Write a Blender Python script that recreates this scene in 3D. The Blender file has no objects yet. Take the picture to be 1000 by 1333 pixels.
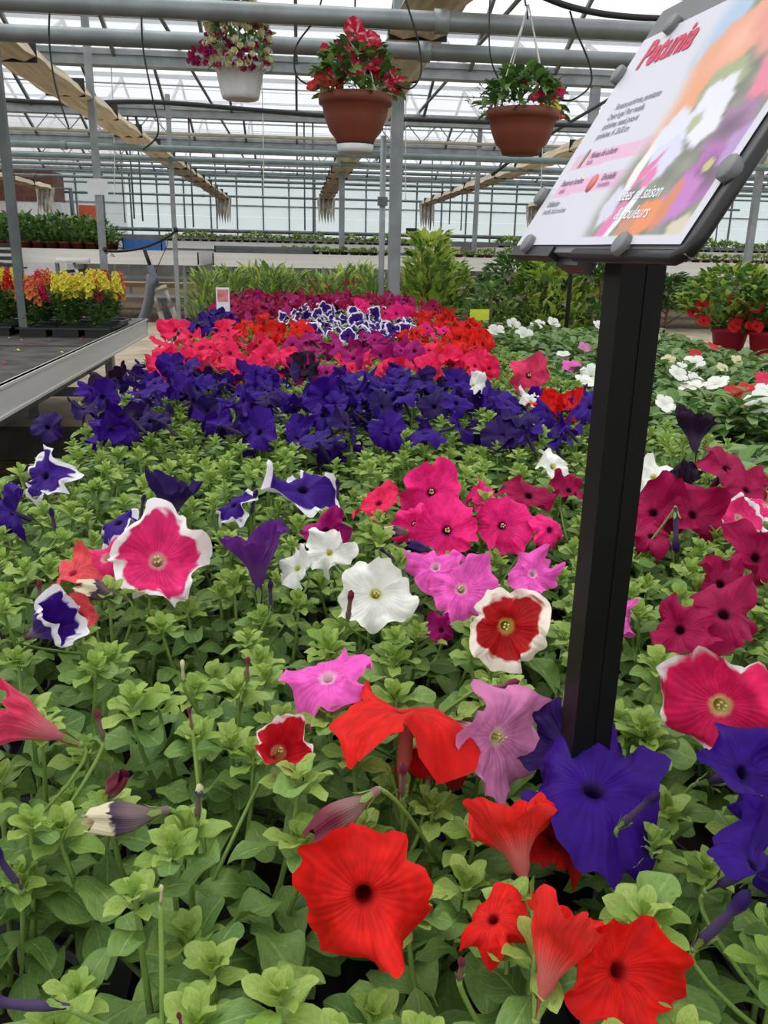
import bpy, math, random
import numpy as np
from mathutils import Vector, Matrix, Euler, noise as mnoise
random.seed(7); rnd = random.Random(11); U = rnd.uniform
PI = math.pi
S = bpy.context.scene
COL = S.collection
# ------------------------------------------------------------------ camera
CAM_Z = 1.1; FPX = 1080.0
yaw, pitch, roll = (math.radians(a) for a in (6.0, 17.5, 1.2))
cf = Vector((math.sin(yaw)*math.cos(pitch), math.cos(yaw)*math.cos(pitch), -math.sin(pitch)))
cr0 = Vector((math.cos(yaw), -math.sin(yaw), 0)); cu0 = cr0.cross(cf)
cr = cr0*math.cos(roll) + cu0*math.sin(roll); cu = cu0*math.cos(roll) - cr0*math.sin(roll)
CP = Vector((0, 0, CAM_Z))
cam = bpy.data.cameras.new('camera'); camo = bpy.data.objects.new('camera', cam); COL.objects.link(camo)
camo.matrix_world = Matrix((( cr.x, cu.x, -cf.x, 0), (cr.y, cu.y, -cf.y, 0), (cr.z, cu.z, -cf.z, CAM_Z), (0, 0, 0, 1)))
cam.sensor_fit = 'VERTICAL'; cam.sensor_height = 34.6; cam.lens = FPX/1333*34.6; cam.clip_start = 0.02; cam.clip_end = 300
S.camera = camo
# ------------------------------------------------------------------ world, sun, exposure
W = bpy.data.worlds.new('overcast_sky'); S.world = W; W.use_nodes = True
bg = W.node_tree.nodes['Background']; bg.inputs[0].default_value = (0.955, 0.975, 1.0, 1); bg.inputs[1].default_value = 1.25
sl = bpy.data.lights.new('hazy_sun', 'SUN'); sl.energy = 1.3; sl.angle = math.radians(50); sl.color = (1, .98, .94)
so = bpy.data.objects.new('hazy_sun', sl); COL.objects.link(so); so.rotation_euler = Euler((math.radians(-18), math.radians(-22), 0))
S.view_settings.view_transform = 'Standard'; S.view_settings.look = 'None'; S.view_settings.gamma = 1
S.view_settings.use_curve_mapping = False; S.view_settings.exposure = 0.0

def ray(px, py): return cf + cr*((px-500)/FPX) + cu*((666.5-py)/FPX)
def at_z(px, py, z):
    d = ray(px, py); return CP + d*((z-CAM_Z)/d.z)
def at_y(px, py, Y):
    d = ray(px, py); return CP + d*(Y/d.y)
def proj(p):
    d = Vector(p)-CP; z = d.dot(cf)
    return (500+FPX*d.dot(cr)/z, 666.5-FPX*d.dot(cu)/z, z)

# ------------------------------------------------------------------ materials
def lin(c):
    f = lambda v: (v/255/12.92 if v <= 10 else ((v/255+.055)/1.055)**2.4)
    return (f(c[0]), f(c[1]), f(c[2]), 1)
MATS = {}
def newmat(name):
    m = bpy.data.materials.new(name); m.use_nodes = True; MATS[name] = m
    nt = m.node_tree; return m, nt, nt.nodes['Principled BSDF'], nt.nodes['Material Output']
def N(nt, t, **kw):
    n = nt.nodes.new(t)
    for k, v in kw.items(): setattr(n, k, v)
    return n
def mixc(nt, fac, a, b, blend='MIX'):
    n = N(nt, 'ShaderNodeMix', data_type='RGBA', blend_type=blend)
    for i, v in ((0, fac), (6, a), (7, b)):
        if hasattr(v, 'links'): nt.links.new(v, n.inputs[i])
        else: n.inputs[i].default_value = v
    return n.outputs[2]
def math_(nt, op, a, b=None, clamp=False):
    n = N(nt, 'ShaderNodeMath', operation=op, use_clamp=clamp)
    for i, v in enumerate((a, b)):
        if v is None: continue
        if hasattr(v, 'links'): nt.links.new(v, n.inputs[i])
        else: n.inputs[i].default_value = v
    return n.outputs[0]
def mrange(nt, v, a, b, c=0., d=1.):
    n = N(nt, 'ShaderNodeMapRange'); n.interpolation_type = 'SMOOTHSTEP'
    nt.links.new(v, n.inputs[0])
    for i, x in enumerate((a, b, c, d)): n.inputs[i+1].default_value = x
    return n.outputs[0]
def plain(name, c, rough=.6, metal=0., var=.12, scale=14., spec=.4, bump=.0, stretch=None):
    m, nt, b, o = newmat(name)
    tc = N(nt, 'ShaderNodeTexCoord'); nz = N(nt, 'ShaderNodeTexNoise'); nz.inputs['Scale'].default_value = scale; nz.inputs['Detail'].default_value = 5
    src = tc.outputs['Object']
    if stretch:
        mp = N(nt, 'ShaderNodeMapping'); mp.inputs['Scale'].default_value = stretch; nt.links.new(src, mp.inputs[0]); src = mp.outputs[0]
    nt.links.new(src, nz.inputs['Vector'])
    L = lin(c); d = tuple(max(0, x*(1-var*1.6)) for x in L[:3])+(1,); l = tuple(min(1, x*(1+var)) for x in L[:3])+(1,)
    nt.links.new(mixc(nt, mrange(nt, nz.outputs[0], .3, .7), d, l), b.inputs['Base Color'])
    b.inputs['Roughness'].default_value = rough; b.inputs['Metallic'].default_value = metal; b.inputs['Specular IOR Level'].default_value = spec
    if bump:
        bp = N(nt, 'ShaderNodeBump'); bp.inputs['Strength'].default_value = bump; bp.inputs['Distance'].default_value = .01
        nt.links.new(nz.outputs[0], bp.inputs['Height']); nt.links.new(bp.outputs[0], b.inputs['Normal'])
    return m
def translucify(nt, b, o, colsock, fac):
    tr = N(nt, 'ShaderNodeBsdfTranslucent'); nt.links.new(colsock, tr.inputs[0])
    mx = N(nt, 'ShaderNodeMixShader'); mx.inputs[0].default_value = fac
    nt.links.new(b.outputs[0], mx.inputs[1]); nt.links.new(tr.outputs[0], mx.inputs[2]); nt.links.new(mx.outputs[0], o.inputs[0])
def leafmat(name, c1, c2, vein=(190, 210, 140), rough=.5, trans=.3, veins=6., spec=.35, vstr=.35):
    m, nt, b, o = newmat(name)
    uv = N(nt, 'ShaderNodeUVMap'); sp = N(nt, 'ShaderNodeSeparateXYZ'); nt.links.new(uv.outputs[0], sp.inputs[0])
    oi = N(nt, 'ShaderNodeObjectInfo'); ge = N(nt, 'ShaderNodeNewGeometry')
    r = math_(nt, 'FRACT', math_(nt, 'ADD', oi.outputs['Random'], ge.outputs['Random Per Island']))
    base = mixc(nt, r, lin(c1), lin(c2))
    au = math_(nt, 'ABSOLUTE', math_(nt, 'SUBTRACT', sp.outputs[0], .5))
    mid = mrange(nt, au, .015, .05, 1., 0.)
    sv = math_(nt, 'SINE', math_(nt, 'MULTIPLY', math_(nt, 'SUBTRACT', math_(nt, 'MULTIPLY', sp.outputs[1], veins), math_(nt, 'MULTIPLY', au, 4.)), 2*PI))
    svm = mrange(nt, sv, .8, 1., 0., .55)
    vm = math_(nt, 'MULTIPLY', math_(nt, 'MAXIMUM', mid, svm), vstr)
    col = mixc(nt, vm, base, lin(vein))
    nz = N(nt, 'ShaderNodeTexNoise'); nz.inputs['Scale'].default_value = 9; nt.links.new(uv.outputs[0], nz.inputs[0])
    col = mixc(nt, mrange(nt, nz.outputs[0], .35, .75, 0., .35), col, tuple(x*.62 for x in lin(c1)[:3])+(1,))
    nt.links.new(col, b.inputs['Base Color'])
    b.inputs['Roughness'].default_value = rough; b.inputs['Specular IOR Level'].default_value = spec
    bp = N(nt, 'ShaderNodeBump'); bp.inputs['Strength'].default_value = .35; bp.inputs['Distance'].default_value = .0012
    nt.links.new(math_(nt, 'SUBTRACT', 1., math_(nt, 'MAXIMUM', mid, svm)), bp.inputs['Height']); nt.links.new(bp.outputs[0], b.inputs['Normal'])
    translucify(nt, b, o, col, trans); return m
def petalmat(name, c, throat=None, edge=None, vein=None, edge_at=.86, star=None, trans=.18, var=.8, star_w=.16, star_f=.45, tube=None):
    """uv.x = angle 0..1 (five lobes), uv.y = 0 at tube base .. .4 throat .. 1 rim"""
    m, nt, b, o = newmat(name)
    uv = N(nt, 'ShaderNodeUVMap'); sp = N(nt, 'ShaderNodeSeparateXYZ'); nt.links.new(uv.outputs[0], sp.inputs[0])
    L = lin(c); v = sp.outputs[1]; u = sp.outputs[0]
    nz = N(nt, 'ShaderNodeTexNoise'); nz.inputs['Scale'].default_value = 4.5; nz.inputs['Detail'].default_value = 1.5
    oi = N(nt, 'ShaderNodeObjectInfo')
    mp = N(nt, 'ShaderNodeMapping'); nt.links.new(uv.outputs[0], mp.inputs[0]); nt.links.new(oi.outputs['Random'], mp.inputs['Location']); mp.inputs['Scale'].default_value = (3, 1.5, 1)
    nt.links.new(mp.outputs[0], nz.inputs[0])
    col = mixc(nt, mrange(nt, nz.outputs[0], .3, .7), tuple(x*var for x in L[:3])+(1,), tuple(min(1, x*1.1) for x in L[:3])+(1,))
    rad = math_(nt, 'SINE', math_(nt, 'MULTIPLY', u, 2*PI*35))
    vfac = math_(nt, 'MULTIPLY', mrange(nt, rad, .5, 1.), mrange(nt, v, .3, .95, .5, .08))
    col = mixc(nt, vfac, col, lin(vein) if vein else tuple(x*.45 for x in L[:3])+(1,))
    mid = math_(nt, 'ABSOLUTE', math_(nt, 'SINE', math_(nt, 'MULTIPLY', u, PI*5)))
    lob = mrange(nt, mid, .0, star_w, star_f, 0.)
    col = mixc(nt, math_(nt, 'MULTIPLY', lob, mrange(nt, v, .4, .95, 1., .2)), col, lin(star) if star else tuple(x*.55 for x in L[:3])+(1,))
    if edge:
        vv = math_(nt, 'ADD', v, math_(nt, 'MULTIPLY', math_(nt, 'SUBTRACT', nz.outputs[0], .5), .34))
        col = mixc(nt, mrange(nt, vv, edge_at-.03, edge_at+.03), col, lin(edge))
    if throat: col = mixc(nt, mrange(nt, v, .40, .50, 1., 0.), col, lin(throat))
    ge = N(nt, 'ShaderNodeNewGeometry'); outer = math_(nt, 'SUBTRACT', 1., ge.outputs['Backfacing'])
    T = lin(tube) if tube else tuple(.55*x+.45*y for x, y in zip(L[:3], lin((176, 150, 138))[:3]))+(1,)
    tcol = mixc(nt, mrange(nt, rad, .2, 1., 0., .45), T, tuple(x*.5 for x in T[:3])+(1,))
    col = mixc(nt, math_(nt, 'MULTIPLY', outer, mrange(nt, v, .42, .72, .92, .1)), col, tcol)
    nt.links.new(col, b.inputs['Base Color']); b.inputs['Roughness'].default_value = .55; b.inputs['Specular IOR Level'].default_value = .15
    b.inputs['Sheen Weight'].default_value = .2; b.inputs['Sheen Roughness'].default_value = .35; b.inputs['Sheen Tint'].default_value = tuple(min(1, x*1.6+.05) for x in L[:3])+(1,)
    
    bp = N(nt, 'ShaderNodeBump'); bp.inputs['Strength'].default_value = .2; bp.inputs['Distance'].default_value = .001
    nt.links.new(rad, bp.inputs['Height']); nt.links.new(bp.outputs[0], b.inputs['Normal'])
    translucify(nt, b, o, col, trans); return m
def glassmat(name, c, opaque, tint=(1, 1, 1)):
    m, nt, b, o = newmat(name)
    tp = N(nt, 'ShaderNodeBsdfTransparent'); tp.inputs[0].default_value = (*tint, 1)
    tl = N(nt, 'ShaderNodeBsdfTranslucent'); nz = N(nt, 'ShaderNodeTexNoise'); nz.inputs['Scale'].default_value = 1.2
    tc = N(nt, 'ShaderNodeTexCoord'); nt.links.new(tc.outputs['Object'], nz.inputs[0])
    L = lin(c); nt.links.new(mixc(nt, nz.outputs[0], L, tuple(x*.9 for x in L[:3])+(1,)), tl.inputs[0])
    nt.links.new(tl.outputs[0], b.inputs['Emission Color']) if False else None
    b.inputs['Base Color'].default_value = L; b.inputs['Roughness'].default_value = .15
    m1 = N(nt, 'ShaderNodeMixShader'); m1.inputs[0].default_value = .15; nt.links.new(tl.outputs[0], m1.inputs[1]); nt.links.new(b.outputs[0], m1.inputs[2])
    m2 = N(nt, 'ShaderNodeMixShader'); m2.inputs[0].default_value = opaque; nt.links.new(tp.outputs[0], m2.inputs[1]); nt.links.new(m1.outputs[0], m2.inputs[2])
    nt.links.new(m2.outputs[0], o.inputs[0]); return m

M_conc = plain('concrete_path', (190, 174, 150), .85, var=.16, scale=3.5, bump=.2)
M_soil_shade = plain('dark_soil_and_shade', (112, 92, 72), .95, var=.4, scale=18, bump=.6)
M_grnd = plain('outside_ground', (120, 125, 95), .95, var=.2, scale=.6)
M_alu = plain('aluminium', (226, 226, 222), .45, .05, var=.04, scale=2, stretch=(.6, .6, 12))
M_galv = plain('galvanised_steel', (146, 152, 154), .45, .45, var=.12, scale=6)
M_galvd = plain('dark_galvanised_steel', (104, 110, 110), .5, .4, var=.15, scale=6)
M_teal = plain('painted_pipe', (120, 138, 138), .45, .2, var=.12, scale=5)
M_cream = plain('cream_pipe', (176, 170, 148), .5, .1, var=.12, scale=5)
M_screen = plain('folded_screen_cloth', (214, 200, 174), .9, var=.14, scale=3, stretch=(9, .5, 9), bump=.5)
M_tatter = plain('frayed_screen_cloth', (205, 200, 188), .9, var=.2, scale=9, bump=.5)
M_black = plain('black_plastic', (22, 22, 23), .38, var=.2, scale=8, spec=.5)
M_blackd = plain('matt_black_metal', (10, 10, 11), .5, var=.25, scale=20, spec=.2)
M_mat = plain('dark_bench_mat', (84, 80, 76), .9, var=.28, scale=7, bump=.3)
M_hose = plain('black_hose', (40, 42, 43), .5, var=.1)
M_wire = plain('grey_wire', (70, 72, 74), .5, .2)
M_wirew = plain('pale_cord', (214, 212, 206), .6)
M_terra = plain('terracotta_plastic', (122, 62, 45), .5, var=.10, scale=4)
M_white = plain('white_plastic', (224, 226, 228), .4, var=.05)
M_greyp = plain('grey_plastic', (120, 122, 124), .5, var=.08)
M_paper = plain('white_card', (232, 232, 236), .6, var=.03)
M_wood = plain('weathered_wood', (168, 140, 104), .8, var=.2, scale=4, stretch=(12, 1, 12))
M_peat = plain('potting_peat', (40, 30, 24), .95, var=.4, scale=40, bump=.6)
M_roof = glassmat('roof_glass', (245, 248, 252), .22)
M_wallg = glassmat('wall_polycarbonate', (226, 238, 242), .55)
M_stem = plain('petunia_stem', (118, 146, 66), .6, var=.15, scale=30)
M_stemp = plain('purple_flower_tube', (92, 70, 92), .6, var=.2, scale=30)
M_leaf = leafmat('petunia_leaf', (86, 122, 54), (136, 168, 86), (172, 196, 122), .5, .26)
M_leafy = leafmat('petunia_young_leaf', (138, 172, 72), (178, 200, 104), (200, 216, 138), .5, .32)
M_imp = leafmat('impatiens_leaf', (90, 126, 58), (142, 170, 98), (180, 200, 136), .34, .25, spec=.6)
M_dark = leafmat('dark_green_leaf', (52, 88, 42), (88, 124, 62), (120, 150, 90), .4, .2, spec=.5)
M_mid = leafmat('mid_green_leaf', (80, 122, 54), (124, 162, 78), (160, 188, 110), .45, .3)
M_lime = leafmat('lime_green_leaf', (166, 194, 70), (206, 220, 108), (214, 226, 136), .45, .45)
M_olean = leafmat('oleander_leaf', (108, 142, 80), (164, 186, 116), (180, 196, 130), .45, .25)
M_snap = leafmat('snapdragon_leaf', (70, 112, 52), (118, 154, 80), (150, 180, 100), .45, .25)
M_bark = plain('woody_stem', (120, 100, 70), .85, var=.2, scale=30)
PC = {}
def pc(k, *a, **kw): PC[k] = petalmat('petal_'+k, *a, **kw)
pc('red', (222, 28, 22), (140, 12, 16), star=(150, 14, 14)); pc('darkred', (168, 18, 22), (90, 8, 16))
pc('crimson', (238, 40, 92), (150, 12, 60)); pc('crimsonwhite', (234, 34, 96), (236, 220, 150), (244, 236, 236), edge_at=.97)
pc('hotpink', (244, 38, 128), (120, 14, 80), star=(196, 20, 104)); pc('pink', (242, 96, 194), (240, 200, 214), vein=(196, 40, 150))
pc('lightpink', (226, 138, 190), (238, 226, 190), vein=(180, 70, 140)); pc('magenta', (166, 20, 112), (70, 8, 50))
pc('maroon', (158, 12, 72), (60, 6, 30), tube=(110, 50, 84)); pc('violet', (52, 10, 124), (24, 6, 56), vein=(34, 6, 84), tube=(84, 66, 108)); pc('deepviolet', (38, 12, 82), (20, 8, 44), vein=(60, 36, 90), tube=(84, 68, 104))
pc('purple', (98, 34, 126), (60, 40, 80), vein=(60, 16, 80), tube=(96, 56, 122)); pc('white', (242, 242, 236), (214, 218, 120), vein=(226, 228, 220), star=(232, 234, 224), var=.95, tube=(214, 220, 190))
pc('coral', (230, 84, 92), (190, 40, 70)); pc('rosecoral', (226, 62, 104), (140, 30, 70), vein=(180, 20, 80))
pc('redwhite', (176, 16, 20), (206, 190, 90), (238, 226, 210), edge_at=.84, star=(120, 8, 14))
pc('redthin', (192, 20, 34), (214, 150, 110), (240, 222, 222), edge_at=.97, star=(140, 10, 24)); pc('pinkwhite', (236, 46, 118), (232, 190, 180), (246, 238, 240), edge_at=.88); pc('violetwhite', (56, 14, 124), (30, 10, 64), (240, 236, 244), edge_at=.87)
pc('black', (36, 12, 40), (20, 6, 22), tube=(78, 58, 88)); pc('wiltviolet', (64, 46, 78), (52, 44, 60), (226, 214, 180), edge_at=.72); pc('wiltmaroon', (116, 34, 58), (120, 90, 90))
pc('yellow', (242, 230, 84), (238, 200, 50), star=(240, 230, 110)); pc('orange', (232, 130, 80), (236, 190, 80)); pc('scarlet', (204, 34, 40), (150, 20, 30)); pc('rose', (206, 40, 84), (180, 30, 70))
pc('candy', (206, 34, 66), (236, 206, 200), star=(248, 226, 230), star_w=.75, star_f=1.0); pc('fuchsia', (166, 44, 98), (220, 200, 190)); pc('cream', (226, 222, 178), (210, 200, 120))

# ------------------------------------------------------------------ object helpers
def tag(o, label=None, cat=None, group=None, kind=None):
    if label: o['label'] = label
    if cat: o['category'] = cat
    if group: o['group'] = group
    if kind: o['kind'] = kind
    return o
def empty(name, loc=(0, 0, 0), rz=0., label=None, cat=None, group=None, kind=None):
    o = bpy.data.objects.new(name, None); COL.objects.link(o); o.location = loc; o.rotation_euler = (0, 0, rz); o.empty_display_size = .05
    return tag(o, label, cat, group, kind)
def place(name, mesh, parent=None, mw=None):
    o = bpy.data.objects.new(name, mesh); COL.objects.link(o)
    if parent: o.parent = parent
    if mw is not None: o.matrix_local = mw
    return o
class MB:
    def __init__(s): s.v = []; s.f = []; s.uv = []; s.mi = []; s.n = 0
    def add(s, vs, fs, uv=None, mi=0):
        k = s.n; s.v.extend(tuple(x) for x in vs); s.f.extend(tuple(i+k for i in f) for f in fs); s.n += len(vs)
        s.uv.extend(uv if uv is not None else [(0, 0)]*len(vs)); s.mi.extend([mi]*len(fs)); return s
    def box(s, c, d, rot=None, mi=0, bev=0):
        x, y, z = (q/2 for q in d)
        vs = [Vector((i*x, j*y, k*z)) for k in (-1, 1) for j in (-1, 1) for i in (-1, 1)]
        if rot is not None: vs = [rot @ v for v in vs]
        c = Vector(c)
        return s.add([v+c for v in vs], [(0, 2, 3, 1), (4, 5, 7, 6), (0, 1, 5, 4), (2, 6, 7, 3), (0, 4, 6, 2), (1, 3, 7, 5)], mi=mi)
    def b2(s, lo, hi, mi=0): return s.box([(a+b)/2 for a, b in zip(lo, hi)], [b-a for a, b in zip(lo, hi)], mi=mi)
    def tube(s, pts, r, n=8, cap=True, mi=0):
        pts = [Vector(p) for p in pts]; rs = r if isinstance(r, (list, tuple)) else [r]*len(pts)
        vs = []; t0 = None; a = None
        for i, p in enumerate(pts):
            t = (pts[min(i+1, len(pts)-1)]-pts[max(i-1, 0)])
            t = t.normalized() if t.length > 1e-9 else Vector((0, 0, 1))
            if a is None:
                a = Vector((0, 0, 1)).cross(t)
                if a.length < .1: a = Vector((1, 0, 0)).cross(t)
                a.normalize()
            else:
                a = (a-t*a.dot(t)); a = a.normalized() if a.length > 1e-6 else Vector((1, 0, 0))
            b = t.cross(a)
            vs += [p+(a*math.cos(2*PI*k/n)+b*math.sin(2*PI*k/n))*rs[i] for k in range(n)]
        fs = [(i*n+k, i*n+(k+1) % n, (i+1)*n+(k+1) % n, (i+1)*n+k) for i in range(len(pts)-1) for k in range(n)]
        if cap: fs += [tuple(range(n-1, -1, -1)), tuple((len(pts)-1)*n+k for k in range(n))]
        return s.add(vs, fs, [(k/n, i/max(1, len(pts)-1)) for i in range(len(pts)) for k in range(n)], mi)
    def lathe(s, prof, n=28, c=(0, 0, 0), wob=None, mi=0):
        vs = []; c = Vector(c)
        for (r, z) in prof:
            for k in range(n):
                a = 2*PI*k/n; w = wob(a, z) if wob else 1
                vs.append(c+Vector((r*w*math.cos(a), r*w*math.sin(a), z)))
        fs = [(i*n+k, i*n+(k+1) % n, (i+1)*n+(k+1) % n, (i+1)*n+k) for i in range(len(prof)-1) for k in range(n)]
        return s.add(vs, fs, mi=mi)
    def mesh(s, name, mats, smooth=True):
        me = bpy.data.meshes.new(name); me.from_pydata(s.v, [], s.f)
        uvl = me.uv_layers.new(name='UVMap'); li = np.empty(len(me.loops), np.int32); me.loops.foreach_get('vertex_index', li)
        uvl.data.foreach_set('uv', np.array(s.uv, np.float32)[li].ravel())
        for m in (mats if isinstance(mats, (list, tuple)) else [mats]): me.materials.append(m)
        me.polygons.foreach_set('material_index', np.array(s.mi, np.int32))
        me.polygons.foreach_set('use_smooth', np.full(len(s.f), smooth)); me.update(); return me
    def build(s, name, mats, parent=None, smooth=False, mw=None): return place(name, s.mesh(name, mats, smooth), parent, mw)
def struct(o): o['kind'] = 'structure'; return o

# ------------------------------------------------------------------ ground and path
struct(MB().b2((-60, -30, -.6), (80, 90, -.3)).build('floor_outside', M_grnd))
struct(MB().b2((-14, -3, -.3), (20, 5.3, -.16)).build('floor_soil', M_soil_shade))
m = MB().b2((-14, 5.3, -.3), (20, 13.0, 0)); struct(m.build('floor', M_conc)); struct(MB().b2((-14, 13.0, -.3), (20, 26, -.01)).build('floor_rear', M_soil_shade))  # rear floor takes the soil colour as painted shade beneath the benches
struct(MB().b2((-8, 5.16, -.2), (2.5, 5.3, .005)).build('trim_1', plain('dark_kerb', (70, 66, 62), .85, var=.2, scale=6, bump=.2)))

# ------------------------------------------------------------------ greenhouse: roof bays, gutters, wall, posts
GX0, GX1 = -13.0, 18.0; GUT = [3.0, 6.8, 10.6, 14.4, 18.2, 22.0, 25.8]; GZ = 3.1; RZ = .78
pane_w = 1.0; npx = int((GX1-GX0)/pane_w)
half = 1.9; slope = math.atan2(RZ, half); slen = math.hypot(half, RZ); NR = 3
pane_me = MB().b2((.02, .01, -.003), (pane_w-.02, slen/NR-.012, .003)).mesh('pane', M_roof, False)
bar_me = MB().b2((-.018, 0, -.05), (.018, slen, -.005)).mesh('glazing_bar', M_galvd, False)
pur_me = MB().b2((0, -.008, -.012), (GX1-GX0, .008, .0)).mesh('purlin', M_galv, False)
for bi in range(6):
    roof = struct(empty('ceiling', (0, GUT[bi]+half, GZ+RZ)))
    for sd in (0, 1):
        # origin at the gutter end of each slope, running up to the ridge
        base = Matrix.Translation((GX0, -half, -RZ)) @ Matrix.Rotation(slope, 4, 'X') if sd == 0 else \
            Matrix.Translation((GX1, half, -RZ)) @ Matrix.Rotation(PI, 4, 'Z') @ Matrix.Rotation(slope, 4, 'X')
        for i in range(npx+1):
            place('glazing_bar', bar_me, roof, base @ Matrix.Translation((i*pane_w, 0, 0)))
        if sd == 0 and bi == 0: continue
        for i in range(npx):
            x0 = GX0+i*pane_w if sd == 0 else GX1-(i+1)*pane_w
            if abs(x0-1.5) > 6+GUT[bi]*.6: continue
            for r in range(NR):
                place('pane', pane_me, roof, base @ Matrix.Translation((i*pane_w, r*slen/NR, r*.001)))
        for r in range(1, NR):
            place('purlin', pur_me, roof, base @ Matrix.Translation((0, r*slen/NR, -.005)))
    MB().box(((GX0+GX1)/2, 0, .02), (GX1-GX0, .07, .06)).build('ridge_beam', M_galvd, roof)
for gi, gy in enumerate(GUT):
    g = struct(empty('trim_%d' % (gi+2), (0, gy, GZ)))
    MB().b2((GX0, -.09, -.10), (GX1, .09, .0)).b2((GX0, -.13, .0), (GX1, -.09, .06)).b2((GX0, .09, .0), (GX1, .13, .06)).build('gutter', M_galv, g)
    if gi >= 3:
        zc = -.33
        MB().tube([(GX0, 0, zc), (GX1, 0, zc)], .028).build('lower_chord', M_cream if gi == 3 else M_teal, g)
        if gi < 6:
            web = MB(); x = -6.0-gi; k = 0
            while x < 9+gi*1.2:
                if k % 10 < 4: web.tube([(x, 0, zc), (x+.25, 0, -.06)], .009, 5).tube([(x+.25, 0, -.06), (x+.5, 0, zc)], .009, 5)
                x += .5; k += 1
            web.build('lattice_web', M_galv, g)
# far gable wall, glazed panes between bars
wall = struct(empty('wall_far', (0, 25.9, 0)))
wp = MB().b2((.015, -.006, 0), (.735, .006, .565)).mesh('pane', M_wallg, False)
wb = MB().b2((-.02, -.04, .3), (.02, .02, 3.1)).mesh('glazing_bar', M_galvd, False)
for i in range(int((GX1-GX0)/.75)+1):
    x = GX0+i*.75; place('glazing_bar', wb, wall, Matrix.Translation((x, 0, 0)))
    if x < GX1-.7:
        for r in range(3): place('pane', wp, wall, Matrix.Translation((x, .01, 1.38+r*.57)))
MB().b2((GX0, -.06, 0), (GX1, .06, 1.38)).build('plinth', plain('grey_plinth', (120, 118, 112), .85, var=.15, scale=2), wall)
for z in (1.38, 2.25, 3.08): MB().b2((GX0, -.03, z-.02), (GX1, .03, z+.02)).build('wall_rail', M_galv, wall)
def postthing(px, py, Y, w, z1, label, mat=M_galv, round_=False, group=None):
    p = at_y(px, py, Y); o = empty('roof_post', (p.x, Y, 0), 0, label, 'post', group)
    if round_: MB().tube([(0, 0, 0), (0, 0, z1)], w/2, 10).build('shaft', mat, o, True)
    else: MB().b2((-w/2, -w/2, 0), (w/2, w/2, z1)).b2((-w/2-.012, -w/2-.012, z1-.3), (w/2+.012, w/2+.012, z1-.26)).build('shaft', mat, o)
    MB().b2((-w*.9, -w*.9, 0), (w*.9, w*.9, .012)).build('base_plate', M_galvd, o); return o
cp = postthing(514, 300, 6.8, .09, GZ-.1, 'thick grey steel post rising from the end of the flower bed')
MB().box((0, -.06, 2.28), (.16, .06, .07)).build('clamp', M_galvd, cp)
pp = postthing(497, 320, 6.6, .045, 1.9, 'thin grey pipe standing close beside the thick central post', M_galv, True)
MB().box((0, 0, 1.45), (.07, .07, .06)).build('valve', M_galvd, pp)
postthing(13, 250, 5.6, .05, GZ-.05, 'dark grey post at the left edge behind the yellow snapdragons', M_galvd)
lp = postthing(128, 250, 7.9, .055, GZ-.05, 'grey post carrying a small white card beside the bicycle')
cd = MB().box((0, 0, 0), (.17, .006, .13)).build('notice_card', M_paper); cd.location = at_y(127, 243, 7.85); tag(cd, 'small blank white card fixed on the post above the green plants', 'card')
postthing(226, 280, 12.6, .06, GZ-.05, 'slim grey post behind the left rear bench, beneath the left folded screen')
postthing(445, 280, 14.4, .09, GZ-.05, 'slim grey post under the middle folded screen, between the far benches')
postthing(619, 290, 14.5, .07, GZ-.05, 'slim grey post at the far bench just left of the sign')
postthing(980, 290, 11.0, .08, GZ-.05, 'slim pale grey post right of the petunia sign')
postthing(775, 120, 10.6, .1, GZ-.05, 'grey roof post behind the left edge of the sign')
# horizontal pipes crossing the house (their heights read from the picture at x = 388)
def cross(y388, Y, r, mat, label, x0=-9, x1=12, name='heating_pipe'):
    z = at_y(388, y388, Y).z; o = empty(name, (0, Y, z), 0, label, 'pipe')
    MB().tube([(x0, 0, 0), (x1, 0, 0)], r, 12).build('pipe_run', mat, o, True)
    br = MB().tube([(-.03, 0, 0), (.03, 0, 0)], r*1.25, 12).mesh('coupling', mat, True)
    for x in np.arange(math.ceil(x0)+.6, x1, 3.0): place('coupling', br, o, Matrix.Translation((x, 0, 0)))
    return z
zA = cross(19, 3.85, .038, M_galv, 'thick grey pipe nearest the camera carrying the hanging baskets')
zB = cross(60, 4.35, .037, M_galv, 'second thick grey pipe just behind the basket pipe')
cross(199, 9.6, .034, M_teal, 'teal grey pipe passing just below the cream coloured beam')
cross(212, 12.5, .03, M_teal, 'teal grey pipe, next one beyond the nearest teal pipe')
cross(222, 16.2, .03, M_teal, 'thin teal pipe below the folded screens, halfway to the far wall')
cross(238, 19.0, .03, M_teal, 'thin teal pipe, second before the far glazed wall')
cross(258, 23.0, .03, M_teal, 'lowest thin teal pipe running in front of the far glazed wall')
cross(303, 24.8, .05, M_galvd, 'dark heating pipe along the foot of the far glazed wall')
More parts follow.
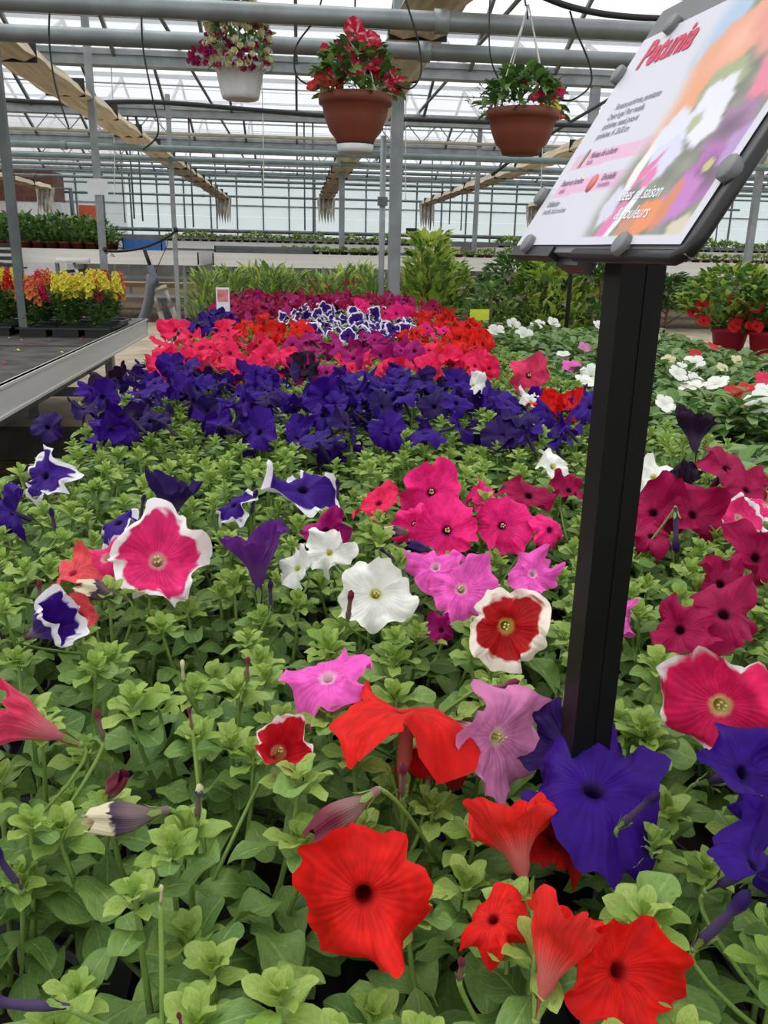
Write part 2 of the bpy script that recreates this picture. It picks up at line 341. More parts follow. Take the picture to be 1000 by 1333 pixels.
# folded energy screens running down the house
def screen(X, z, y0, y1, label, w=.30, h=.13):
    o = empty('folded_energy_screen', (X, y0, z), 0, label, 'screen', 'folded screens under the roof')
    n = int((y1-y0)*7); m = MB(); pr = [(-.5, -.3), (-.35, .45), (-.1, .3), (.1, .5), (.35, .35), (.5, -.25), (.25, -.5), (0, -.35), (-.25, -.5)]
    vs = []; r2 = random.Random(int(X*100)+5)
    for i in range(n+1):
        sg = math.sin(i*1.3)*.012-.02*abs(math.sin(i*.22))
        for (a, b) in pr: vs.append((a*w*(1+.04*r2.uniform(-1, 1)), i*(y1-y0)/n, b*h*(1+.06*r2.uniform(-1, 1))+sg*.6))
    k = len(pr); m.add(vs, [(i*k+j, i*k+(j+1) % k, (i+1)*k+(j+1) % k, (i+1)*k+j) for i in range(n) for j in range(k)])
    m.build('cloth_bundle', M_screen, o)
    t = MB(); nn = 16
    vs = []
    for r in range(7):
        for i in range(nn+1):
            a = (i/nn-.5)*w*(1.35-.03*r); vs.append((a, (y1-y0)-.06+.05*math.sin(i*1.7+r*.6)-.02*r, -.02-r*.085*(1+.3*math.sin(i*2.1))))
    t.add(vs, [(r*(nn+1)+i, r*(nn+1)+i+1, (r+1)*(nn+1)+i+1, (r+1)*(nn+1)+i) for r in range(6) for i in range(nn)])
    t.build('hanging_end', M_tatter, o, True)
    tie = MB().b2((-w*.515, -.004, -h*.53), (w*.515, .004, h*.53)).mesh('tie_strap', M_hose, False)
    for y in np.arange(.8, y1-y0, 1.3): place('tie_strap', tie, o, Matrix.Translation((0, y, 0)))
screen(-1.85, 2.30, 4.2, 22.5, 'beige folded screen bundle hanging along the left, above the snapdragon bench')
screen(.72, 2.36, 3.4, 22.5, 'beige folded screen bundle hanging behind the middle terracotta basket', .34)
screen(3.3, 2.30, 4.2, 22.5, 'beige folded screen bundle at right, vanishing behind the sign')
screen(-5.6, 2.30, 8.0, 20.5, 'far left folded screen bundle near the red boiler pipes')
screen(6.1, 2.30, 8.0, 22.5, 'folded screen bundle right of the sign, farthest right')
# long cables along the house, hoses and hanging wires
def wire(name, pts, r, mat, label, cat, n=14, group=None):
    P = [Vector(p) for p in pts]; out = []
    for i in range(len(P)-1):
        a, b, c, d = P[max(0, i-1)], P[i], P[i+1], P[min(len(P)-1, i+2)]
        for k in range(n):
            t = k/n; out.append(.5*((2*b)+(c-a)*t+(2*a-5*b+4*c-d)*t*t+(3*b-a-3*c+d)*t**3))
    out.append(P[-1]); o = MB().tube(out, r, 6).build(name, mat, None, True); return tag(o, label, cat, group)
def pt(px, py, Y): return at_y(px, py, Y)
wire('tension_rod', [(1.93, 4, 3.2), (1.93, 25, 3.2)], .022, M_galvd, 'long grey rod running away overhead right of the middle screen', 'rod', 2)
wire('tension_rod', [(-1.3, 4, 3.2), (-1.3, 25, 3.2)], .022, M_galvd, 'long grey rod running away overhead behind the white basket', 'rod', 2)
wire('tension_rod', [pt(640, 228, 10), pt(700, 185, 10), pt(800, 125, 10)], .02, M_hose, 'dark sloping rod behind the right terracotta basket', 'rod', 4)
wire('black_hose', [pt(-30, 128, 9.8), pt(80, 134, 9.8), pt(200, 133, 9.8), pt(330, 143, 9.8), pt(430, 151, 9.8), pt(600, 158, 9.8), pt(770, 164, 9.8)], .026, M_hose, 'thick black hose strung level across behind the baskets', 'hose')
wire('black_hose', [pt(690, -12, 3.6), pt(740, 8, 3.6), pt(800, 20, 3.6), pt(880, 24, 3.6), pt(960, 18, 3.6)], .012, M_hose, 'black hose sagging at top right above the sign', 'hose')
wire('drip_line', [pt(742, 14, 3.6), pt(750, 40, 3.6), pt(768, 85, 3.6), pt(768, 112, 3.6), pt(745, 130, 3.6), pt(725, 128, 3.65)], .004, M_hose, 'thin black drip line looping down into the right terracotta basket', 'drip line')
wire('drip_line', [pt(528, 0, 3.75), pt(545, 55, 3.75), pt(548, 95, 3.75), pt(535, 115, 3.75), pt(515, 110, 3.8)], .004, M_hose, 'thin black drip line curving into the middle terracotta basket from the right', 'drip line')
wire('drip_line', [pt(420, -5, 3.9), pt(410, 25, 3.9), pt(386, 60, 3.9), pt(385, 95, 3.9), pt(402, 110, 3.9), pt(425, 105, 3.9)], .004, M_hose, 'thin black drip line looping into the middle terracotta basket from the left', 'drip line')
wire('drip_line', [pt(66, -5, 4.0), pt(64, 50, 4.0), pt(72, 110, 4.0), pt(90, 168, 4.0)], .004, M_hose, 'thin black line hanging at far left across the folded screen', 'drip line')
wire('drip_line', [pt(184, -5, 4.0), pt(186, 60, 4.0), pt(197, 120, 4.0), pt(206, 172, 4.0), pt(186, 195, 4.0)], .004, M_hose, 'thin black line hanging left of the white basket', 'drip line')
wire('drip_line', [pt(638, -5, 3.6), pt(637, 50, 3.6), pt(640, 80, 3.6), pt(650, 105, 3.7)], .003, M_hose, 'straight thin black line falling into the right basket', 'drip line')
for i, (px, y0, y1, Y) in enumerate(((148, 130, 255, 9), (342, 145, 245, 10), (527, 165, 260, 12), (704, 200, 262, 11))):
    wire('pull_cord', [(pt(px, y0, 10.6).x, 10.6, GZ-.08), pt(px+1, (y0+y1)/2, 10.6), pt(px+1, y1, 10.6)], .006, M_wirew, ['pale pull cord hanging over the tall green plants', 'pale pull cord hanging below the white basket', 'pale pull cord hanging right of the thick central post', 'pale pull cord hanging below the right terracotta basket'][i], 'cord')
grp = 'thin rods hanging in front of the far wall'
for px, y0, y1, Y in ((175, 190, 285, 15), (186, 190, 288, 15), (163, 210, 290, 18), (252, 205, 296, 15), (283, 205, 298, 16), (397, 200, 300, 14), (408, 205, 303, 14), (560, 215, 300, 20), (585, 210, 292, 16), (600, 215, 300, 18), (895, 240, 325, 15), (930, 235, 325, 16)):
    Y = 14.4 if Y < 15.5 else 18.2; e_ = pt(px, y1, Y); o = wire('hanging_rod', [(e_.x, Y, GZ-.08), e_], .014, M_galvd, 'thin dark rod hanging down in front of the far glazed wall', 'rod', 1, grp)
# boiler corner, far left
o = empty('boiler_tank', at_y(60, 300, 22.5)*1, 0, 'white boiler tank with red pipes in the far left corner', 'boiler'); o.location.z = 0
MB().b2((-.95, -.5, 0), (.55, .5, 2.05)).build('tank_body', M_white, o)
MB().b2((-.9, -.52, 2.05), (.4, .5, 2.75)).build('brick_plinth', plain('red_brown_steel', (104, 66, 52), .7, var=.2), o)
M_redp = plain('red_paint', (186, 44, 36), .5, var=.1); M_orange = plain('orange_panel', (206, 92, 56), .6, var=.1)
MB().tube([(-1.0, -.8, .5), (-1.0, -.8, 2.4)], .08).build('pipe', M_redp, o, True)
MB().b2((.95, -.5, 1.1), (1.35, -.4, 2.0)).build('door_panel', M_orange, o)
MB().tube([(.35, -.7, 1.2), (.35, -.7, 2.35), (.85, -.7, 2.35), (.85, -.7, 1.2)], .05).build('pipe', M_galvd, o, True)
MB().b2((-1.75, -.7, 1.2), (-1.35, -.5, 2.5)).build('control_panel', M_redp, o)
MB().tube([(-.62, -.6, .5), (-.62, -.6, 2.7)], .09).build('pipe', M_white, o, True)
ob = empty('brick_building', at_y(30, 300, 34)*1, 0, 'red brick building seen through the glass at far left', 'building'); ob.location.z = -.3
MB().b2((-6, 0, 0), (2.9, 5, 5.9)).build('brick_wall', plain('brick_red', (148, 96, 80), .9, var=.15, scale=8), ob)
MB().b2((-6.2, -.2, 5.9), (3.1, 5.2, 6.2)).build('roof', M_galvd, ob)
o = MB().b2((-.13, -.03, -.1), (.13, .03, .1)).box((0, 0, -.22), (.02, .02, .24)).build('control_box', M_black); o.location = at_y(536, 303, 20); tag(o, 'small black control box in front of the far glazed wall', 'box')

# ------------------------------------------------------------------ benches
def bench(x0, x1, y0, y1, ztop, rim, label, matz=.05, legs=None, name='growing_bench', legz=0.):
    o = empty(name, ((x0+x1)/2, (y0+y1)/2, 0), 0, label, 'bench'); hx, hy = (x1-x0)/2, (y1-y0)/2
    MB().b2((-hx+.02, -hy+.02, ztop-matz-.03), (hx-.02, hy-.02, ztop-matz)).build('bed_mat', M_mat, o)
    t = .02
    for nm, lo, hi in (('rim', (-hx, -hy, 0), (hx, -hy+t, 0)), ('rim', (-hx, hy-t, 0), (hx, hy, 0)), ('rim', (-hx, -hy, 0), (-hx+t, hy, 0)), ('rim', (hx-t, -hy, 0), (hx, hy, 0))):
        m = MB().b2((lo[0], lo[1], ztop-rim), (hi[0], hi[1], ztop))
        gx, gy = ((.006, 0) if hi[1]-lo[1] > hi[0]-lo[0] else (0, .006))
        m.b2((lo[0]-gx, lo[1]-gy, ztop-.012), (hi[0]+gx, hi[1]+gy, ztop)); m.b2((lo[0]-gx, lo[1]-gy, ztop-rim), (hi[0]+gx, hi[1]+gy, ztop-rim+.012))
        m.build(nm, M_alu, o)
    nx = legs or 2
    for i in range(nx):
        for s in (-1, 1):
            lx = -hx+.25+(2*hx-.5)*i/(nx-1); ly = s*(hy-.25)
            MB().b2((lx-.025, ly-.025, legz), (lx+.025, ly+.025, ztop-rim)).build('leg', M_galv, o)
        lx = -hx+.25+(2*hx-.5)*i/(nx-1); MB().b2((lx-.02, -hy+.25, ztop-rim-.16), (lx+.02, hy-.25, ztop-rim-.12)).build('cross_brace', M_galvd, o)
    if legs and legs > 2: MB().b2((-hx+.25, -hy+.24, (ztop-rim)*.42), (hx-.25, -hy+.28, (ztop-rim)*.42+.05)).build('long_brace', M_galv, o)
    return o
left = bench(-3.6, -1.15, 1.2, 6.6, .57, .125, 'aluminium rimmed bench with bare dark matting and snapdragon trays at left', .04, 3, legz=-.16)
for k, xx in enumerate((.35, -.45)): MB().b2((xx-.012, -2.68, .5305), (xx+.012, 2.68, .534)).build('mat_seam', M_black, left)
for yy in (1.15, 2.0): MB().b2((-1.2, yy-.008, .5305), (1.2, yy+.008, .533)).build('mat_seam', M_black, left)
MB().b2((-.9, 1.95, .1), (1.05, 1.99, .16)).build('end_brace', M_galvd, left)
bed = bench(-.43, .765, .06, 6.35, .57, .12, 'long aluminium rimmed bench that carries all the petunias', .02, 3, legz=-.16)
bench(.775, 2.33, .06, 4.8, .62, .17, 'aluminium rimmed bench carrying the impatiens right of the petunias', .07, 3, legz=-.16)
bench(-7.5, -1.46, 13.0, 15.2, 1.03, .2, 'rear bench at left loaded with tall green plants', .04, 4)
bench(-1.28, 3.6, 13.2, 15.2, 1.02, .2, 'rear bench in the middle with seedling trays, behind the oleanders', .04, 4)
bench(3.7, 10.5, 12.4, 14.4, 1.02, .2, 'rear bench at right carrying rows of small potted seedlings', .04, 5)
bench(-4.0, 3.4, 18.0, 20.0, 1.2, .14, 'farthest bench in the middle near the glazed wall', .04, 4)
bench(4.0, 14, 17.5, 19.5, 1.2, .14, 'farthest bench at right, behind the rows of seedlings', .04, 4)
for i, (x0, x1, y) in enumerate(((-7, -.5, 15.8), (0, 3.2, 15.9), (3.5, 11, 15.2))):
    o = MB().b2((x0, y, .38), (x1, y+.5, .46)).b2((x0+.2, y+.1, 0), (x0+.3, y+.2, .38)).b2((x1-.3, y+.1, 0), (x1-.2, y+.2, .38)).build('wooden_shelf', M_wood)
    tag(o, ['low pale board shelf beneath the left rear bench', 'low pale board shelf beneath the middle rear bench', 'low pale board shelf beneath the right rear bench'][i], 'shelf')

# ------------------------------------------------------------------ leaves
def leaf_geo(L, Wd, nv=6, nu=4, droop=.3, fold=.25, wav=.0, peak=.55, pet=.08, seed=0, tip=.75, cup=0.):
    r = random.Random(seed); vs = []; uv = []; ph = r.uniform(0, 6); e = math.log(.5)/math.log(peak)
    for j in range(nv+1):
        t = j/nv; v = .35*t+.65*(.5-.5*math.cos(PI*t)); s = max(0, (v-pet)/(1-pet))
        w = Wd*.5*(math.sin(PI*s**e))**tip if 0 < s < 1 else 0
        w = max(w, .022*Wd if v < .5 else .005*Wd)
        y = L*v; z0 = L*(.22*math.sin(v*PI*.5)-droop*v*v+cup*v**3)
        for i in range(nu+1):
            u = i/nu; a = (u-.5)*2
            z = z0+abs(a)**1.3*w*fold+wav*w*math.sin(v*9+ph+(2 if a > 0 else 0))*a*a
            vs.append((a*w, y, z)); uv.append((u, v))
    k = nu+1
    fs = [(j*k+i, j*k+i+1, (j+1)*k+i+1, (j+1)*k+i) for j in range(nv) for i in range(nu)]
    return np.array(vs), fs, uv
class LeafJoin:
    """collects many leaves into one mesh, quickly"""
    def __init__(s): s.V = []; s.F = []; s.UV = []; s.MI = []; s.n = 0
    def add(s, geo, mw, mi=0):
        vs, fs, uv = geo; A = np.array(mw); s.V.append(vs @ A[:3, :3].T+A[:3, 3]); s.F.append(np.array(fs)+s.n); s.UV += uv; s.MI += [mi]*len(fs); s.n += len(vs)
    def mesh(s, name, mats):
        V = np.concatenate(s.V); F = np.concatenate(s.F); me = bpy.data.meshes.new(name)
        me.vertices.add(len(V)); me.vertices.foreach_set('co', V.astype(np.float32).ravel())
        me.loops.add(F.size); me.loops.foreach_set('vertex_index', F.astype(np.int32).ravel())
        me.polygons.add(len(F)); me.polygons.foreach_set('loop_start', np.arange(0, F.size, 4, dtype=np.int32))
        try: me.polygons.foreach_set('loop_total', np.full(len(F), 4, np.int32))
        except Exception: pass
        uvl = me.uv_layers.new(name='UVMap'); uvl.data.foreach_set('uv', np.array(s.UV, np.float32)[F.ravel()].ravel())
        for m in mats: me.materials.append(m)
        me.polygons.foreach_set('material_index', np.array(s.MI, np.int32)); me.polygons.foreach_set('use_smooth', np.ones(len(F), bool))
        me.update(calc_edges=True); me.validate(); return me
def LM(pos, az, el, tw=0., sc=1.):
    return Matrix.Translation(pos) @ Matrix.Rotation(az, 4, 'Z') @ Matrix.Rotation(el, 4, 'X') @ Matrix.Rotation(tw, 4, 'Y') @ Matrix.Diagonal((sc, sc, sc, 1))
# petunia leaf kinds: five mature, two young (unit length 1, scaled when placed)
LK = ((.34, .25, .25, .54, .52, 0), (.5, -.2, .4, .56, .58, .1), (.2, .45, .2, .52, .48, 0), (.42, .3, .5, .58, .6, .15), (.62, -.3, .3, .55, .54, 0), (.25, .55, .3, .56, .48, .1), (.6, .35, .35, .55, .54, .25))
PG = [leaf_geo(1, wd, 12, 2, d, f, w, pk+.03, .10, i, .58, cu_) for i, (d, f, w, pk, wd, cu_) in enumerate(LK)]
PGM = []
for i, g in enumerate(PG):
    q = MB(); q.add(g[0], g[1], g[2]); PGM.append(q.mesh('leaf', M_leaf if i < 5 else M_leafy))
PGL = [leaf_geo(1, wd, 5, 2, d, f, 0, pk, .1, i, .7, cu_) for i, (d, f, w, pk, wd, cu_) in enumerate(LK)]
def petunia_plan(seed, spread=.085, H=.165, shoots=9):
    r = random.Random(seed); leaves = []; stems = []; tips = []
    for s in range(shoots):
        a = 2*PI*s/(shoots-1)+r.uniform(-.4, .4) if s else r.uniform(0, 6); ro = (spread*r.uniform(.5, 1.1) if s else .01)
        h = H*r.uniform(.72, 1.06)*(1 if s else 1.04)
        b = Vector((.012*math.cos(a), .012*math.sin(a), 0)); t = Vector((ro*math.cos(a), ro*math.sin(a), h)); c = Vector((t.x*.85, t.y*.85, h*.35))
        f = lambda q: b*(1-q)**2+c*2*q*(1-q)+t*q*q
        stems.append([f(q/5) for q in range(6)]); az = r.uniform(0, 6.28); nl = 9; big = r.uniform(.85, 1.12)
        for k in range(nl):
            q = .40+.56*k/(nl-1); az += 2.4+r.uniform(-.35, .35); sc = (.052-.024*q**3)*r.uniform(.8, 1.12)*big
            el = math.radians(-6+36*q**3+r.uniform(-18, 18)); leaves.append((r.randrange(5), LM(f(q), az, el, r.uniform(-.4, .4), sc)))
        for k in range(12):
            az += 2.4; q = k/11; sc = r.uniform(.021, .030)*(1-.45*q)*big; leaves.append((5+r.randrange(2), LM(f(.95)+Vector((0, 0, .012*q)), az, math.radians(12+58*q+r.uniform(-10, 10)), r.uniform(-.3, .3), sc)))
        tips.append(t)
    for k in range(8):
        a = r.uniform(0, 6.28); d = r.uniform(.02, .07); leaves.append((r.randrange(5), LM(Vector((d*math.cos(a), d*math.sin(a), r.uniform(.04, .11))), a-PI/2+r.uniform(-.6, .6), math.radians(r.uniform(-10, 25)), r.uniform(-.3, .3), r.uniform(.045, .06))))
    return leaves, stems, tips
PLANS = [petunia_plan(100+i) for i in range(8)]
FOL = []
for i, (lv, st, tp) in enumerate(PLANS):
    j = LeafJoin()
    for (g, mw) in lv: j.add(PGL[g], mw, 0 if g < 5 else 1)
    FOL.append(j.mesh('foliage', [M_leaf, M_leafy]))
STEMS = [[MB().tube(p, [.0026, .0024, .0022, .002, .0018, .0015], 6).mesh('stem', M_stem) for p in st] for (_, st, _) in PLANS]
STJ = []
for (_, st, _) in PLANS:
    q = MB()
    for p in st: q.tube(p[::2]+[p[-1]], .0025, 4)
    STJ.append(q.mesh('stems', M_stem))

# ------------------------------------------------------------------ petunia flowers
def corolla(seed, R=1., form='flat', na=50, nr=9, ruf=.08, tilt=.25, notch=.2, L=1.25):
    """limb radius about 1, facing +Z, tube going down to -L"""
    r = random.Random(seed); m = []; uv = []
    lt = [r.uniform(-1, 1)*tilt for _ in range(5)]; lr = [1+r.uniform(-.12, .12) for _ in range(5)]; ph = [r.uniform(0, 6.28) for _ in range(5)]; tw = [r.uniform(-1, 1)*tilt*.9 for _ in range(5)]
    ref = {'flat': .0, 'reflex': -.38, 'cup': .25, 'wild': -.1, 'trumpet': .62}[form]
    deep = form in ('cup', 'trumpet'); r0 = .22 if deep else .115; z0 = -.42 if deep else -.17
    tv = (0., .2, .36, .42); tubepr = ((.07, -L), (.10, -L*.6), (r0*.8, z0-.2), (r0, z0))
    for k in range(na):
        th = 2*PI*k/na; lob = abs(math.cos(2.5*th))
        for (rho, z), v in zip(tubepr, tv): m.append((rho*math.cos(th), rho*math.sin(th), z)); uv.append((k/na, v))
        ti = ri = wi = 0.
        for i in range(5):
            d = (th-2*PI*i/5+PI) % (2*PI)-PI
            if abs(d) < 2*PI/5: w = math.cos(d*1.25)**2; ti += w*lt[i]; ri += w*lr[i]; wi += w*tw[i]*math.sin(d*2.5)
        Ro = ri*(1-notch*(1-lob)**2.0)*(1+.025*math.sin(11*th+ph[3])+.02*math.sin(17*th+ph[2]))
        for q in range(1, nr+1):
            s = q/nr; rho = r0+(Ro-r0)*s**(1.0 if not deep else 1.25)
            fun = z0*(1-s)**2.2
            z = fun+ref*s**1.7+(ti+wi)*s**1.7+ruf*s**2.5*(math.sin(7*th+ph[0])*.7+math.sin(11*th+ph[1])*.7)+.08*s*(1-s*.4)*(-math.cos(5*th))
            rr = rho*(1-.25*abs(ref+ti)*s*s)
            if form == 'wild': z += .22*s*s*math.sin(2*th+ph[3]); rr *= 1-.1*s*math.sin(3*th+ph[4])
            m.append((rr*math.cos(th), rr*math.sin(th), z)); uv.append((k/na, .42+.58*s))
    c = nr+4; fs = []
    # duplicate the seam column so that the angle coordinate does not wrap
    m2 = m+m[:c]; uv2 = uv+[(1., b) for (a, b) in uv[:c]]
    for k in range(na):
        for q in range(c-1): fs.append((k*c+q, (k+1)*c+q, (k+1)*c+q+1, k*c+q+1))
    return m2, fs, uv2
def wilted(seed, na=24, nr=9):
    r = random.Random(seed); m = []; uv = []
    for k in range(na+1):
        kk = k % na; th = 2*PI*kk/na
        for q in range(nr+1):
            s = q/nr; rho = .09+.26*math.sin(min(1., s*1.15)*PI*.62)**2*(1+.35*math.sin(5*th+seed)*s)-.1*s**4
            a = th+s*.9; z = -1.3+1.8*s+.12*s*math.sin(3*th+seed)
            m.append((rho*math.cos(a)+.10*s*s*math.sin(seed), rho*math.sin(a)+.25*s*s*math.cos(seed*2.), z-.12*s*s)); uv.append((k/na, s))
    c = nr+1; return m, [(k*c+q, (k+1)*c+q, (k+1)*c+q+1, k*c+q+1) for k in range(na) for q in range(nr)], uv
def budgeo(na=10):
    m = []; uv = []; pr = ((.05, -1.), (.11, -.7), (.12, -.2), (.10, .3), (.17, .62), (.15, .85), (.03, 1.))
    for k in range(na+1):
        th = 2*PI*(k % na)/na
        for i, (rho, z) in enumerate(pr):
            w = rho*(1+(.12*math.cos(5*th+z*3) if z > .2 else 0)); m.append((w*math.cos(th)+.05*z*z, w*math.sin(th), z)); uv.append((k/na, i/6))
    c = len(pr); return m, [(k*c+q, (k+1)*c+q, (k+1)*c+q+1, k*c+q+1) for k in range(na) for q in range(c-1)], uv
GEO = {}
for form, ruf, tilt, notch in (('flat', .08, .26, .17), ('reflex', .08, .3, .26), ('cup', .08, .26, .18), ('wild', .11, .5, .24), ('trumpet', .06, .28, .28)):
    for sd in range(3): GEO[(form, sd)] = corolla(sd*17+3+len(form), 1, form, 60, 9, ruf, tilt, notch)
    for sd in range(3): GEO[(form+'_lo', sd)] = corolla(sd*17+3+len(form), 1, form, 25, 5, ruf, tilt, notch)
for sd in range(3): GEO[('wilt', sd)] = wilted(sd+1)
for sd in range(3): GEO[('bud', sd)] = budgeo()
FM = {}
HS = {'flat': (.08, .26, .17), 'reflex': (.08, .34, .26), 'cup': (.08, .26, .18), 'wild': (.1, .5, .24), 'trumpet': (.06, .28, .28)}
def heromesh(form, k, colr):
    ruf, tilt, notch = HS[form]; v, f, uv = corolla(200+k*7, 1, form, 75, 12, ruf, tilt*1.25, notch); out = []; o3 = Vector((k*3.7, k*1.3, 0))
    for p, (a, b) in zip(v, uv):
        s_ = max(0., (b-.46)/.54)**1.5; P = Vector(p); n1 = mnoise.noise_vector(P*1.45+o3); n2 = mnoise.noise_vector(P*3.2+o3*2)
        out.append(P+Vector((n1.x*.26, n1.y*.26, n1.z*(.62 if form in ('flat', 'wild') else .36)))*s_+n2*.09*s_)
    q = MB(); q.add(out, f, uv); return q.mesh('flower_'+colr, PC[colr])
def fmesh(form, sd, colr, mat=None):
    k = (form, sd, colr)
    if k not in FM:
        q = MB(); g = GEO[(form, sd)]; q.add(*g); FM[k] = q.mesh('flower_'+colr, mat or PC[colr])
    return FM[k]
cal = MB()
for k in range(5):
    a = k*2*PI/5; g = leaf_geo(.55, .16, 3, 2, .1, .2); A = np.array(Matrix.Translation((0, 0, -1.3)) @ Matrix.Rotation(a, 4, 'Z') @ Matrix.Translation((0, .07, 0)) @ Matrix.Rotation(math.radians(62), 4, 'X'))
    cal.add(g[0] @ A[:3, :3].T+A[:3, 3], g[1], g[2])
cal.tube([(0, 0, -1.24), (0, 0, -1.36)], [.09, .05], 8)
CALYX = cal.mesh('calyx', M_stem)
sta = MB()
for k in range(5):
    a = k*1.257; b = Vector((.03*math.cos(a), .03*math.sin(a), -.5)); e = Vector((.055*math.cos(a), .055*math.sin(a), -.12+.06*(k % 3)))
    sta.tube([b, e, e+Vector((.0, .0, .05))], [.012, .012, .032], 6)
STAM = sta.mesh('stamens', plain('pale_yellow_stamen', (214, 206, 124), .7))
rgt = cr0; twd = Vector((-math.sin(yaw), -math.cos(yaw), 0))
def facing(r, u, t): return (rgt*r+Vector((0, 0, 1))*u+twd*t).normalized()
def orient(d, spin): return d.to_track_quat('Z', 'Y').to_matrix().to_4x4() @ Matrix.Rotation(spin, 4, 'Z')

